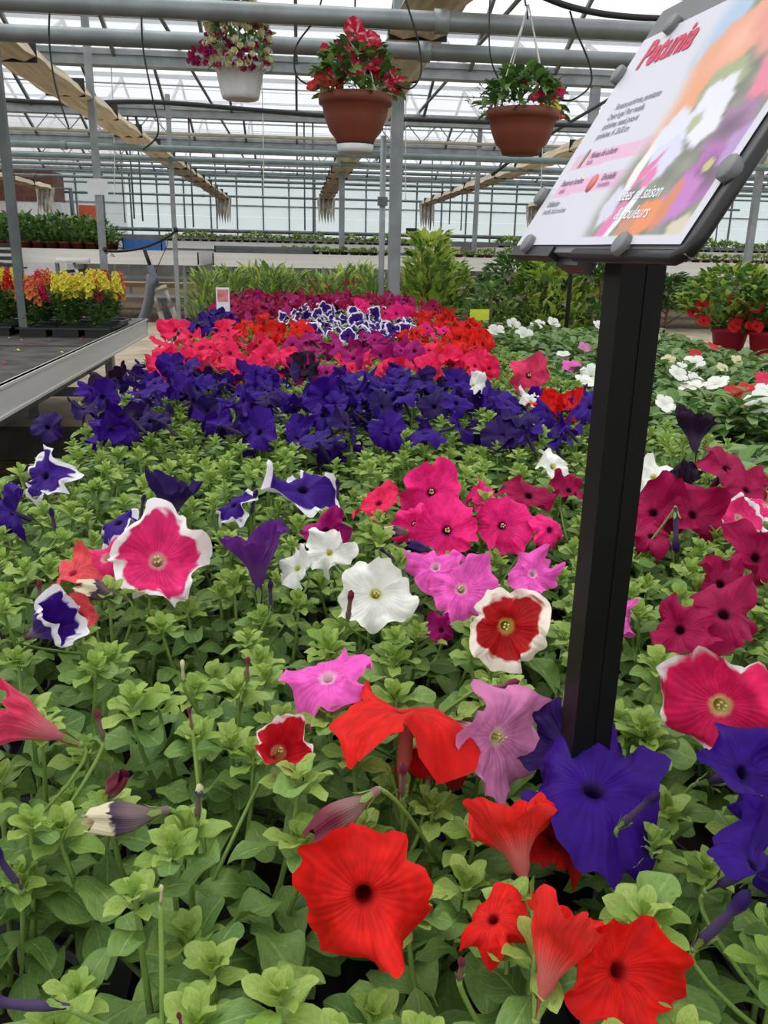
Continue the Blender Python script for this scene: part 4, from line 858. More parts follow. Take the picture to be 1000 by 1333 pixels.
# printed sheet: painted per vertex
def poster(u, v):
    def sst(a, b, x): t = min(1, max(0, (x-a)/(b-a))); return t*t*(3-2*t)
    white = (206, 206, 216); col = white
    mx = lambda a, b, t: tuple(x+(y-x)*t for x, y in zip(a, b))
    for (b0, b1) in ((.368, .44), (.238, .312)):
        if b0 < v-(u-.3)*.02 < b1 and .055 < u < .56: col = mx(col, (222, 166, 198), 1-sst(.42, .56, u)*.6)
    if u > .42:
        n = .5+.5*math.sin(u*41+v*23)*math.sin(v*37-u*19); ph = mx((92, 98, 84), (128, 132, 110), n)
        def ell(cx, cy, rx, ry, c, rot=0., soft=.35, c2=None):
            nonlocal ph
            dx, dy = u-cx, (v-cy); x = dx*math.cos(rot)+dy*math.sin(rot); y = -dx*math.sin(rot)+dy*math.cos(rot); a = math.atan2(y/ry, x/rx)
            d = math.hypot(x/rx, y/ry)/(1+.10*math.sin(5*a+cx*20)+.04*math.sin(13*a)); t = 1-sst(1-soft, 1., d)
            if t > 0: ph = mx(ph, mx(c2, c, sst(0, .8, d)) if c2 else c, t)
        ell(.52, .9, .12, .2, (160, 186, 214)); ell(.56, .6, .11, .24, (226, 146, 96)); ell(.66, .77, .13, .17, (228, 148, 112), 0, .3, (236, 170, 140)); ell(.84, .84, .17, .2, (222, 138, 120)); ell(.93, .62, .10, .17, (224, 112, 140))
        ell(.72, .60, .1, .1, (150, 160, 110)); ell(.88, .40, .11, .10, (150, 104, 146), .5, .3, (96, 60, 92)); ell(.80, .44, .04, .13, (104, 104, 92))
        ell(.73, .52, .085, .115, (222, 222, 238), 0, .25); ell(.63, .42, .09, .13, (214, 218, 240), .3, .3); ell(.66, .33, .085, .10, (206, 208, 238)); ell(.77, .43, .07, .09, (226, 226, 242)); ell(.705, .455, .035, .05, (150, 170, 140), 0, .6, (176, 170, 90))
        ell(.92, .24, .11, .13, (168, 84, 166), .4, .3, (76, 62, 74)); ell(.86, .16, .08, .11, (182, 104, 182)); ell(.97, .33, .06, .09, (170, 130, 190)); ell(.9, .27, .02, .03, (190, 180, 110))
        ell(.76, .1, .085, .085, (228, 124, 62)); ell(.83, .14, .03, .11, (206, 116, 70)); ell(.69, .07, .045, .06, (196, 120, 80)); ell(.95, .05, .06, .06, (206, 194, 164))
        ell(.585, .09, .035, .12, (224, 96, 160), -.25, .3); ell(.635, .12, .022, .16, (232, 230, 238), -.25); ell(.60, .27, .022, .12, (222, 90, 156), -.5); ell(.65, .26, .03, .05, (222, 96, 160))
        ell(.56, .30, .03, .14, (236, 230, 222)); ell(.53, .16, .05, .1, (206, 202, 224))
        col = mx(col, ph, sst(.455, .56, u+.03*math.sin(v*9)))
    col = mx(col, white, .12)  # pale wash: the sheet's glossy sheen painted into the print colours
    if v < .035 or u > .972: col = white
    return col
nu, nv = 150, 106; q = MB(); vs = [(BW*i/nu, BH*j/nv, .0002+.0003*math.sin(PI*i/nu*2)**2*(1-j/nv)) for j in range(nv+1) for i in range(nu+1)]
q.add(vs, [(j*(nu+1)+i, j*(nu+1)+i+1, (j+1)*(nu+1)+i+1, (j+1)*(nu+1)+i) for j in range(nv) for i in range(nu)])
m, nt, b, o_ = newmat('printed_poster'); at = N(nt, 'ShaderNodeAttribute', attribute_name='print'); nt.links.new(at.outputs[0], b.inputs['Base Color']); b.inputs['Roughness'].default_value = .35
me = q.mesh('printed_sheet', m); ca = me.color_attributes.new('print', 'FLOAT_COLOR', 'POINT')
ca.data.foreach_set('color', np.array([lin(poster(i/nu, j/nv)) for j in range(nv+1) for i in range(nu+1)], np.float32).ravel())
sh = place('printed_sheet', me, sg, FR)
def text(s, x, y, size, c, name='lettering', shear=0., sx=1., bold=.01):
    cu_ = bpy.data.curves.new(name, 'FONT'); cu_.body = s; cu_.size = size; cu_.shear = shear; cu_.resolution_u = 3; cu_.offset = size*bold; to = bpy.data.objects.new(name, cu_)
    me = bpy.data.meshes.new_from_object(to); me.name = name; bpy.data.objects.remove(to); me.materials.clear()
    k = 'ink_%d_%d_%d' % c; me.materials.append(MATS.get(k) or plain(k, c, .5, var=.02))
    return place(name, me, sh, Matrix.Translation((x*BW, y*BH, .0007)) @ Matrix.Diagonal((sx, 1, 1, 1)))
text('Petunia', .085, .835, .026, (206, 44, 84), shear=.1, sx=.82, bold=.03)
for i, s in enumerate(('Floraison parfumée, persistante', 'Craint le gel. Pour massifs,', 'jardinières, massif, pots et', 'jardinières. H. 20-30 cm')): text(s, (.125, .115, .12, .12)[i], .635-.045*i, .0062, (92, 92, 104), sx=.72)
text('Niveau de culture', .17, .405, .0062, (80, 60, 84), sx=.8); text('facile', .17, .375, .005, (150, 100, 140), sx=.8)
text('Besoin en lumière', .075, .285, .006, (80, 60, 84), sx=.75); text('soleil', .09, .25, .005, (150, 100, 140), sx=.8); text('Ensoleillé', .36, .283, .006, (80, 60, 84), sx=.75); text('mi-ombre', .36, .252, .005, (150, 100, 140), sx=.75)
text('Utilisation', .06, .185, .006, (90, 90, 104), sx=.8); text('massifs, balconnières', .06, .15, .0055, (130, 130, 144), sx=.8)
text('Idées de saison', .55, .175, .0105, (238, 238, 244), shear=.15, sx=.72); text('& couleurs', .60, .098, .0105, (238, 238, 244), shear=.15, sx=.78)
dot = MB().lathe([(.006, 0), (.006, .0004), (0, .0004)], 16).mesh('printed_sun', MATS.get('ink_sun') or plain('ink_sun', (214, 112, 100), .5, var=.05)); place('printed_sun', dot, sh, Matrix.Translation((.31*BW, .275*BH, .0004)) @ Matrix.Diagonal((.8, 1, 1, 1)))
spg = MB().add([(0, 0, 0), (.004, 0, 0), (.006, .012, 0), (.003, .013, 0)], [(0, 1, 2, 3)]); spg.build('printed_sprig', plain('ink_sprig', (150, 160, 120), .5), sh, False, Matrix.Translation((.11*BW, .37*BH, .0007)))
# a second, thinner sign stand farther back
b2p = at_z(738, 420, .62); o = empty('sign_stand', (b2p.x, b2p.y, 0 if b2p.y > 4.8 else TRAY_Z), 0, 'thin black sign stand standing far back behind the impatiens', 'sign')
h = at_y(748, 312, b2p.y).z-o.location.z; MB().tube([(0, 0, 0), (0, 0, h)], .016, 10).build('pole', M_blackd, o, True); MB().b2((-.1, -.1, 0), (.1, .1, .006)).build('base_plate', M_blackd, o)
MB().box((0.03, 0, h+.02), (.24, .02, .05)).build('holder_plate', M_black, o)
# small cards
def card(px, py, z0, h, w, mat, label, stripe=None):
    Y = at_z(px, py, z0).y; p = at_y(px, py, Y); o = empty('plant_label', p, .1, label, 'label')
    MB().b2((-w/2, -.002, 0), (w/2, .002, h)).build('card', mat, o); MB().tube([(0, .004, -.2), (0, .004, h*.6)], .004, 6).build('stake', M_white, o, True)
    if stripe: MB().b2((-w*.4, -.0035, h*.5), (w*.4, -.002, h*.93)).build('printed_picture', stripe, o)
card(291, 411, .8, .125, .06, M_paper, 'small white and pink price card at the back left of the petunias', plain('pink_print', (214, 130, 130), .5, var=.3, scale=30))
card(624, 417, .74, .06, .11, plain('yellow_card', (212, 226, 60), .6, var=.06), 'small yellow tag among the red petunias at the back')

# ------------------------------------------------------------------ hanging baskets
def basket(px, py_rim, Y, rimw, hpx, mat, label, kind):
    p = at_y(px, py_rim, Y); R = rimw/2*Y*.90/FPX; H = hpx*Y*.80/FPX; o = empty('hanging_basket', (p.x, p.y, p.z-H), 0, label, 'hanging basket', 'hanging baskets on the pipe')
    if kind == 'white': prof = [(0, 0), (R*.66, 0), (R*.72, .02), (R*.92, H*.82), (R, H*.84), (R*1.02, H), (R*.94, H), (R*.9, H*.86), (0, H*.86)]
    else: prof = [(0, 0), (R*.50, 0), (R*.55, .02), (R*.70, H*.25), (R*.84, H*.55), (R*.90, H*.78), (R*.98, H*.80), (R*1.0, H*.98), (R*.96, H), (R*.9, H*.98), (R*.88, H*.86), (0, H*.86)]
    MB().lathe(prof, 40, wob=(lambda a, z: 1+(.05*math.cos(10*a) if kind == 'white' and z < .03 else 0))).build('pot', mat, o, True)
    MB().lathe([(R*.88, H*.87), (R*.4, H*.9), (0, H*.9)], 20).build('potting_soil', M_peat, o, True)['kind'] = 'stuff'
    top = Vector((0, .02, zA+.02-(p.z-H))); ch = 4 if kind != 'white' else 3
    for k in range(ch):
        a = 2*PI*k/ch+.5; MB().tube([(R*.96*math.cos(a), R*.96*math.sin(a), H*.98), top], .0028, 5).build('hanger_cord', M_wirew, o, True)
    hk = [top+Vector((0, 0, -.05))]+[top+Vector((0, .02+.045*math.sin(t), .0+.05*(1-math.cos(t))*.9)) for t in (0, .6, 1.2, 1.9, 2.6)]; MB().tube(hk, .004, 6).build('hook', M_wire, o, True)
    if kind == 'saucer': MB().lathe([(0, -.035), (R*.47, -.035), (R*.5, -.004), (R*.47, -.004), (R*.44, -.03), (0, -.03)], 30).build('drip_saucer', M_white, o, True)
    return o, R, H
def scatter_blooms(o, R, H, spec, seed):
    r = random.Random(seed)
    for (n, form, c, rad, fn) in spec:
        for k in range(n):
            p = Vector(fn(r)); d = Vector((p.x*2.5, -.8, .05+r.random()*.4)).normalized(); me = impf(c) if form == 'imp' else fmesh(form, r.randrange(3), c)
            place('blossom', me, o, Matrix.Translation(p) @ orient(d, r.uniform(0, 6)) @ Matrix.Diagonal((rad, rad, rad, 1)))
o, R, H = basket(312, 84, 4.0, 66, 46, M_white, 'white plastic hanging basket with trailing pink and cream fuchsia', 'white')
place('foliage', bush_mesh('foliage', [M_mid, M_olean], 3, 330, R*1.25, .26, .055, .42, H*.8, (-40, 60), 'dome'), o)['kind'] = 'stuff'
def shell(cx, cz, rx, rz, x0=-1, x1=1, front=1.1):
    def f(r):
        x = r.uniform(x0, x1); z = r.uniform(-.1, 1)*math.sqrt(max(0, 1-x*x*.8)); return (cx+x*rx, -math.sqrt(max(.05, 1-x*x*.6-z*z*.7))*rx*front, cz+z*rz)
    return f
scatter_blooms(o, R, H, [(40, 'trumpet_lo', 'fuchsia', .014, shell(0, H*.86, R*1.2, .27)), (70, 'trumpet_lo', 'cream', .018, shell(0, H*.9, R*1.2, .30)), (40, 'bud', 'cream', .021, shell(0, H*.9, R*1.15, .28)), (40, 'trumpet_lo', 'fuchsia', .017, shell(-R*.6, H*.8, R*1.2, .10)), (24, 'bud', 'cream', .019, shell(R*1.0, H*.8, R*.4, .08))], 5)
o, R, H = basket(463, 124, 3.85, 98, 66, M_terra, 'terracotta hanging basket with red and white striped petunias and white saucer', 'saucer')
place('foliage', bush_mesh('foliage', [M_mid, M_dark], 4, 340, R*1.15, .20, .065, .5, H*.9, (-35, 45), 'dome'), o)['kind'] = 'stuff'
scatter_blooms(o, R, H, [(13, 'flat_lo', 'candy', .043, shell(.0, H*1.45, R*.6, .16)), (5, 'flat_lo', 'candy', .04, shell(R*.95, H*1.1, R*.2, .08)), (16, 'imp', 'scarlet', .024, shell(-R*.8, H*1.1, R*.4, .06)), (2, 'imp', 'yellow', .014, shell(-R*.3, H*1.5, R*.1, .03)), (3, 'imp', 'scarlet', .02, shell(-R*.9, H*1.85, R*.08, .02)), (2, 'wild_lo', 'scarlet', .03, shell(.04, H*1.4, R*.4, .08))], 6)
MB().tube([(-R*.6, 0, H*.9), (-R*.85, -.03, H*1.4), (-R*.9, -.05, H*1.85)], .003, 5).build('flower_stalk', M_stem, o, True)
o, R, H = basket(681, 144, 3.6, 99, 62, M_terra, 'terracotta hanging basket with pink and yellow bidens, nearest the sign', 'plain')
place('foliage', bush_mesh('foliage', [M_dark, M_mid], 8, 300, R*1.1, .15, .06, .45, H*.9, (-30, 50), 'dome'), o)['kind'] = 'stuff'
place('trailing_sprigs', bush_mesh('trailing_sprigs', [M_olean, M_dark], 9, 90, R*.5, .13, .022, .3, H*.8, (-20, 60), 'ball'), o, Matrix.Translation((-R*1.05, -.02, 0)))['kind'] = 'stuff'
scatter_blooms(o, R, H, [(5, 'flat_lo', 'rose', .03, shell(R*.55, H*1.2, R*.45, .09)), (6, 'imp', 'yellow', .02, shell(R*.7, H*1.02, R*.25, .03)), (4, 'flat_lo', 'rose', .022, shell(-R*.1, H*1.2, R*.6, .08)), (2, 'flat_lo', 'candy', .026, shell(R*1.02, H*.9, R*.08, .03))], 10)

# ------------------------------------------------------------------ snapdragons on the left bench
SNAPF = []
for i in range(5):
    r = random.Random(60+i); j = LeafJoin(); g = [leaf_geo(1, .26, 4, 2, .35*r.uniform(.6, 1.4), .3, 0, .5, .05, k) for k in range(3)]
    for s in range(11):
        a = r.uniform(0, 6.28); ro = r.uniform(.0, .07); az = r.uniform(0, 6)
        for k in range(17):
            q_ = k/16; az += 2.4; j.add(g[k % 3], LM(Vector((ro*(.4+.6*q_)*math.cos(a), ro*(.4+.6*q_)*math.sin(a), .02+.14*q_)), az, math.radians(r.uniform(5, 50)), r.uniform(-.4, .4), r.uniform(.045, .07)))
    SNAPF.append(j.mesh('foliage', [M_snap]))
def spike(c, seed):
    r = random.Random(seed); q = MB(); g = corolla(4, 1, 'cup', 10, 2, .05, .3, .2, .8)
    for k in range(20):
        t = k/19; a = k*2.4; rad = .021*(1-.55*t); d = Vector((math.cos(a), math.sin(a), .35+.5*t)).normalized(); sc = .0165*(1-.45*t)
        A = np.array(Matrix.Translation((rad*math.cos(a), rad*math.sin(a), t*.085)) @ orient(d, r.uniform(0, 6)) @ Matrix.Diagonal((sc, sc, sc, 1)))
        q.add(np.array(g[0]) @ A[:3, :3].T+A[:3, 3], g[1], g[2])
    return q.mesh('flower_spike', PC[c])
SPK = {c: spike(c, 5) for c in ('yellow', 'orange', 'scarlet', 'rose', 'maroon')}
ST_RIM = MB()
for lo, hi in (((-.30, -.2, .05), (.30, -.18, .062)), ((-.30, .18, .05), (.30, .2, .062)), ((-.30, -.2, .05), (-.28, .2, .062)), ((.28, -.2, .05), (.30, .2, .062)), ((-.30, -.005, .048), (.30, .005, .058)), ((-.1, -.2, .048), (-.09, .2, .058)), ((.1, -.2, .048), (.11, .2, .058))): ST_RIM.b2(lo, hi)
ST_RIM = ST_RIM.mesh('tray_rim', M_tray, False); ST_CELL = MB().b2((-.08, -.08, 0), (.08, .08, .05)).mesh('cell', M_black, False)
cr_ = at_z(146, 428, .592)
spots = [(cr_.x-.30, cr_.y+.22, .0, 'right'), (cr_.x-.95, cr_.y+.28, .03, 'left'), (cr_.x-1.6, cr_.y+.3, 0, 'edge'), (cr_.x-.34, cr_.y+.66, 0, 'back'), (cr_.x-.98, cr_.y+.72, 0, 'rear')]
tl = {'right': 'black tray of yellow snapdragons at the corner of the left bench', 'left': 'black tray with red snapdragons, left of the corner tray', 'edge': 'black snapdragon tray cut off by the left picture edge', 'back': 'black snapdragon tray hidden behind the corner tray', 'rear': 'black snapdragon tray hidden behind the red snapdragons'}
cols = {'right': ['orange', 'yellow', 'yellow', 'orange', 'yellow', 'yellow'], 'left': ['yellow', 'scarlet', 'scarlet', 'rose', 'yellow', 'yellow'], 'edge': ['yellow']*6, 'back': ['orange', 'yellow', 'scarlet', 'rose', 'yellow', 'orange'], 'rear': ['yellow', 'rose', 'yellow', 'scarlet', 'orange', 'scarlet']}
nm = {'yellow': 'yellow', 'orange': 'orange', 'scarlet': 'red', 'rose': 'rose red', 'maroon': 'maroon'}
for (x, y, a, key) in spots:
    t = empty('snapdragon_tray', (x, y, .53), a, tl[key], 'tray'); place('tray_rim', ST_RIM, t)
    for k in range(6):
        lx, ly = (k % 3-1)*.2, (k//3-.5)*.2; place('cell', ST_CELL, t, Matrix.Translation((lx, ly, 0)))
        c = cols[key][k]; o = empty('snapdragon_plant', (x+lx, y+ly, .58), U(0, 6.28)); s = U(.95, 1.15)
        f = place('foliage', SNAPF[rnd.randrange(5)], o, Matrix.Diagonal((1.35, 1.35, s*1.25, 1))); f['kind'] = 'stuff'
        o['label'] = '%s snapdragon in the %s' % (nm[c], {'right': 'tray at the bench corner', 'left': 'tray beside the corner tray', 'edge': 'tray at the left picture edge', 'back': 'tray behind the bench corner', 'rear': 'hindmost tray by the left bench'}[key]); o['category'] = 'flower'; o['group'] = 'snapdragons on the left bench'
        for s_ in range(rnd.choice((6, 7, 8))):
            a2 = U(0, 6.28); ro = U(.01, .095); hh = .19*s+U(-.03, .05); kk = U(1.0, 1.4); cc = c if rnd.random() < .85 else rnd.choice(('yellow', 'rose', 'orange'))
            sp_ = place('flower_spike', SPK[cc], o, LM(Vector((ro*math.cos(a2), ro*math.sin(a2), hh)), a2, U(-.15, .15), 0, kk))
# fallen petals on the mat
pg = leaf_geo(1, .9, 4, 3, .2, .4, .2, .6, 0, 3)
for px, py, c, w in ((27, 457, 'yellow', .035), (76, 459, 'yellow', .028), (112, 434, 'yellow', .035), (104, 442, 'rose', .032), (8, 472, 'rose', .04), (3, 454, 'rose', .03), (58, 434, 'coral', .03), (38, 450, 'rose', .024), (64, 444, 'rose', .024), (25, 443, 'cream', .02), (14, 440, 'cream', .02), (120, 435, 'coral', .024), (10, 432, 'rose', .022), (0, 438, 'yellow', .02)):
    p = at_z(px, py, .534); q = MB().add(pg[0]*w, pg[1], [(.3, .5+.3*b) for _, b in pg[2]]); o = q.build('fallen_petal', PC[c], None, True); o.location = p; o.rotation_euler = (0, 0, U(0, 6))
    tag(o, '%s petal fallen on the dark bench matting' % {'yellow': 'yellow', 'rose': 'rose red', 'coral': 'coral', 'cream': 'pale cream'}[c], 'petal', 'fallen petals on the left bench')

# ------------------------------------------------------------------ bicycle
bp_ = at_y(187, 322, 7.5); bk = empty('bicycle', (bp_.x-.79, 7.5, 0), 0, 'silver grey step-through bicycle parked behind the snapdragon bench', 'bicycle')
M_frame = plain('grey_bike_paint', (112, 116, 124), .35, .4, var=.06); M_tyre = plain('tyre_rubber', (62, 60, 60), .85, var=.15); M_chrome = plain('chrome', (190, 188, 180), .25, .8, var=.05)
HZ = bp_.z
def bez(P, n=12):
    P = [Vector(p) for p in P]; out = []
    for k in range(n+1):
        t = k/n; Q = P[:]
        while len(Q) > 1: Q = [Q[i]*(1-t)+Q[i+1]*t for i in range(len(Q)-1)]
        out.append(Q[0])
    return out
fr = MB().tube(bez([(.845, 0, .86), (.80, 0, .55), (.74, 0, .30), (.42, 0, .30)]), .045, 12)
fr.tube([(.42, 0, .30), (.26, 0, .78)], .018, 10).tube([(.42, .04, .30), (0, .06, .34)], .011, 8).tube([(.42, -.04, .30), (0, -.06, .34)], .011, 8).tube([(.29, .02, .68), (0, .06, .34)], .009, 8).tube([(.29, -.02, .68), (0, -.06, .34)], .009, 8).tube([(.83, 0, .94), (.885, 0, .77)], .025, 12)
fr.build('frame', M_frame, bk, True)
sd_ = MB()
for k, (x, w, z) in enumerate(((-.14, .09, 0), (-.08, .1, .015), (0, .06, .01), (.08, .03, .0), (.14, .02, -.01))): pass
prof = ((-.13, .02), (-.12, .085), (-.05, .095), (.03, .05), (.12, .025), (.14, .01))
vs = []; fs = []
for i, (x, w) in enumerate(prof):
    for k in range(9): a = PI*k/8; vs.append((x, w*math.cos(a), .035*math.sin(a)+.01*abs(x)))
for i in range(len(prof)-1):
    for k in range(8): fs.append((i*9+k, i*9+k+1, (i+1)*9+k+1, (i+1)*9+k))
    fs.append((i*9+8, i*9, (i+1)*9, (i+1)*9+8))
sd_.add(vs, fs); sd_.build('saddle', plain('pale_saddle', (200, 198, 192), .5, var=.06), bk, True, Matrix.Translation((.20, 0, .95)))
MB().tube([(.26, 0, .76), (.21, 0, .95)], .014).build('seat_post', M_chrome, bk, True)
def wheel(name, mw, parent):
    w = empty(name, (0, 0, 0)); w.parent = parent; w.matrix_local = mw
    ring = lambda R, r, n=44: MB().tube([(R*math.cos(2*PI*k/n), 0, R*math.sin(2*PI*k/n)) for k in range(n+1)], r, 8, False)
    ring(.335, .022).build('tyre', M_tyre, w, True); ring(.308, .012).build('rim', M_chrome, w, True)
    s = MB()
    for k in range(28): a = 2*PI*k/28; s.tube([(.02*math.cos(a+1), .02*(-1)**k, .02*math.sin(a+1)), (.305*math.cos(a), 0, .305*math.sin(a))], .0012, 4)
    s.build('spokes', M_chrome, w, True); MB().tube([(0, -.05, 0), (0, .05, 0)], .022).build('hub', M_chrome, w, True); return w
wheel('rear_wheel', Matrix.Translation((0, 0, .34)), bk)
# steered front end: turned about the inclined steering axis
top = Vector((.845, 0, .90)); axis = (Vector((.845, 0, .90))-Vector((.905, 0, .70))).normalized()
STEER = Matrix.Translation(top) @ Matrix.Rotation(math.radians(99), 4, axis) @ Matrix.Translation(-top)
fk = MB()
for s in (-1, 1): fk.tube([(.90, s*.055, .74), (.955, s*.055, .56)], .017, 10).tube([(.95, s*.055, .58), (1.06, s*.055, .34)], .022, 10)
fk.box((.90, 0, .745), (.05, .15, .035)); fork = fk.build('fork', plain('pale_fork', (188, 184, 172), .4, .3, var=.08), bk, True, STEER)
wheel('front_wheel', STEER @ Matrix.Translation((1.06, 0, .34)), bk)
hb = MB().tube([(.835, 0, .93), (.79, 0, 1.06)], .016).tube(bez([(.62, .30, 1.09), (.74, .30, 1.11), (.80, .12, 1.08), (.79, 0, 1.06), (.80, -.12, 1.08), (.74, -.30, 1.11), (.62, -.30, 1.09)], 20), .012, 8)
ho = hb.build('handlebar', M_black, bk, True, STEER)
for s in (-1, 1):
    MB().tube([(.60, s*.297, 1.088), (.71, s*.297, 1.102)], .018, 10).build('grip', M_black, ho, True); MB().tube([(.73, s*.27, 1.10), (.74, s*.25, 1.06), (.66, s*.27, 1.05)], .006, 6).build('brake_lever', M_chrome, ho, True)
MB().tube(bez([(.76, -.2, 1.08), (.95, -.25, 1.12), (.98, 0, .95), (.9, .05, .75)]), .004, 6).build('brake_cable', M_black, bk, True, STEER)

# ------------------------------------------------------------------ plants behind the bed
OLE = [bush_mesh('foliage', [M_olean, M_mid, M_lime], 70+i, 230, .19, .48, .15, .16, .02, (25, 78), 'column', 4, .5, .25) for i in range(4)]
olx = [(268, 358), (300, 352), (330, 350), (352, 352), (380, 356), (405, 360), (425, 360), (447, 356), (470, 350), (485, 358), (540, 362), (315, 362), (365, 360)]
pot_ol = pot_mesh(.07, .09, .16, M_black)
shelf2 = bench(-.95, 1.52, 6.75, 8.1, .42, .08, 'low bench behind the petunias carrying oleanders and young shrubs', .03, 3)
for k, (px, py) in enumerate(olx):
    Y = (7.0, 7.4, 7.75)[k % 3]; p = at_y(px, py, Y); z0 = .39; s = (p.z-z0-.14)/.5
    o = empty('oleander_plant', (p.x, Y, z0), U(0, 6), None, 'plant', 'oleanders behind the petunias'); place('pot', pot_ol, o)
    f = place('foliage', OLE[k % 4], o, Matrix.Translation((0, 0, .12)) @ Matrix.Diagonal((.95, .95, s, 1))); f['kind'] = 'stuff'
    MB().tube([(0, 0, .1), (.01, 0, .35), (0, .01, .14+.45*s)], .006, 5).build('stem', M_bark, o, True)
    fl = px in (405, 425, 447, 380, 470, 540)
    if fl:
        for _ in range(13): place('blossom', impf(rnd.choice(('coral', 'rosecoral'))), o, LM(Vector((U(-.13, .13), U(-.15, .1), .14+U(.55, 1.0)*.46*s)), U(0, 6), U(.3, 1.2), 0, U(.026, .04)))
    o['label'] = 'narrow-leaved oleander with coral pink blossoms behind the petunias' if fl else 'narrow-leaved green oleander without blossoms behind the petunias'
def shrub(name, px, ptop, Y, rad, z0, mats, leaf, lw, n, label, shape='ball', pot=M_black, seed=1, el=(-10, 60), trunk=0., potr=.11, stem=M_bark, cat='shrub'):
    p = at_y(px, ptop, Y); h = p.z-z0-.16; o = empty(name, (p.x, Y, z0), U(0, 6), label, cat); place('pot', pot_mesh(potr*.75, potr, .18, pot), o)
    f = place('foliage', bush_mesh('foliage', mats, seed, int(n*2.6), rad*1.12, h*(1-trunk), leaf*1.1, lw*1.1, .16+h*trunk, el, shape), o); f['kind'] = 'stuff'
    MB().tube([(0, 0, .14), (.01, .01, .16+h*.5), (0, 0, .16+h*.85)], .012, 6).build('stem', stem, o, True)
    for k in range(4): a = k*1.6+.4; MB().tube([(0, 0, .16+h*(.2+.1*k)), (rad*.6*math.cos(a), rad*.6*math.sin(a), .16+h*(.45+.12*k))], .006, 5).build('branch', stem, o, True)
    return o
shrub('young_laurel', 560, 308, 7.2, .24, .39, [M_lime, M_mid, M_lime], .10, .38, 210, 'upright lime green laurel right of the thick central post', 'column', seed=21, el=(15, 75))
shrub('young_laurel', 588, 345, 7.5, .2, .39, [M_lime, M_mid], .09, .38, 130, 'shorter lime green laurel leaning beside the taller one', 'column', seed=22, el=(10, 70))
shrub('bay_shrub', 668, 338, 6.9, .32, .0, [M_dark, M_mid], .08, .42, 420, 'dark green bay shrub just left of the lime shrubs', 'ball', seed=23)
shrub('bay_shrub', 640, 372, 6.5, .2, .0, [M_olean, M_mid], .07, .4, 220, 'small grey-green shrub at the end of the flower bed', 'ball', seed=24)
shrub('lime_shrub', 715, 335, 6.8, .30, .0, [M_lime, M_mid, M_lime], .09, .36, 420, 'bushy lime green shrub behind the thin sign pole', 'ball', seed=25, el=(10, 70))
shrub('lime_shrub', 745, 330, 7.4, .32, .0, [M_lime, M_mid], .09, .34, 380, 'taller lime green shrub beneath the sign', 'ball', seed=26, el=(10, 70))
shrub('camellia_shrub', 785, 338, 6.9, .34, .0, [M_dark, M_mid], .08, .5, 420, 'dark glossy camellia left of the sign pole', 'ball', seed=27)
shrub('citrus_tree', 872, 362, 7.6, .30, .22, [M_dark, M_dark, M_mid], .085, .45, 300, 'small dark leaved citrus tree in a terracotta pot', 'ball', M_terra, 28, (-30, 40), .5, .19, cat='tree')
o = shrub('mandevilla_plant', 962, 352, 5.6, .33, .46, [M_mid, M_lime, M_mid], .075, .45, 420, 'bushy mandevilla with red flowers in a red pot at right', 'ball', plain('magenta_pot', (170, 28, 60), .4, var=.05), 29, potr=.12, cat='plant')
for k in range(14): a = U(3.4, 6.2); place('blossom', fmesh('flat_lo', k % 3, 'scarlet'), o, o.matrix_basis.to_3x3().inverted().to_4x4() @ Matrix.Translation((.34*math.cos(a), .30*math.sin(a), U(.20, .36))) @ orient(Vector((.3*math.cos(a), -.8, .4)).normalized(), U(0, 6)) @ Matrix.Diagonal((.045, .045, .045, 1)))
o = shrub('mandevilla_plant', 1010, 372, 5.4, .26, .46, [M_mid, M_dark], .075, .45, 260, 'second mandevilla with red flowers at the right picture edge', 'ball', plain('crimson_pot', (176, 30, 52), .4, var=.05), 30, potr=.12, cat='plant')
for k in range(9): a = U(2.8, 6.0); place('blossom', fmesh('flat_lo', k % 3, 'scarlet'), o, o.matrix_basis.to_3x3().inverted().to_4x4() @ Matrix.Translation((.26*math.cos(a), .26*math.sin(a), U(.2, .4))) @ orient(Vector((.3*math.cos(a), -.8, .4)).normalized(), U(0, 6)) @ Matrix.Diagonal((.045, .045, .045, 1)))
mb_ = MB().b2((2.75, 5.1, .0), (4.4, 6.2, .46)).build('low_platform', M_conc); tag(mb_, 'low pale platform under the mandevillas', 'platform')

cz_ = at_y(872, 362, 7.6); tag(MB().b2((cz_.x-.4, 7.3, 0), (cz_.x+.4, 7.9, .22)).build('low_platform', M_conc), 'low pale platform under the citrus tree', 'platform')
# ------------------------------------------------------------------ stock on the rear benches
TALL = [bush_mesh('foliage', [M_dark, M_mid, M_mid], 80+i, 130, .17, .36, .11, .42, .1, (-10, 65), 'ball') for i in range(3)]
pk = pot_mesh(.06, .085, .14, M_terra); kk = 0
for row, Y in enumerate((13.3, 13.75, 14.2)):
    for i in range(13):
        px = -35+17*i+row*6; p = at_y(px, 318, Y)
        if p.x > -2.75: continue
        s = U(.85, 1.12)*(.8 if px > 120 else 1.0); o = empty('potted_green_plant', (p.x, Y, .99), U(0, 6), 'leafy dark green potted plant %s on the left rear bench' % ('in the front row', 'in the middle row', 'in the back row')[row], 'plant', 'green plants on the left rear bench, row %d' % (row+1))
        place('pot', pk, o); f = place('foliage', TALL[kk % 3], o, Matrix.Diagonal((1.05, 1.05, s, 1))); f['kind'] = 'stuff'; kk += 1
SEED = [bush_mesh('foliage', [M_mid, M_lime, M_imp], 90+i, 90, .12, .12, .065, .45, .06, (0, 60), 'dome') for i in range(3)]
pks = pot_mesh(.045, .06, .085, M_terra); pkb = pot_mesh(.045, .06, .085, M_tray)
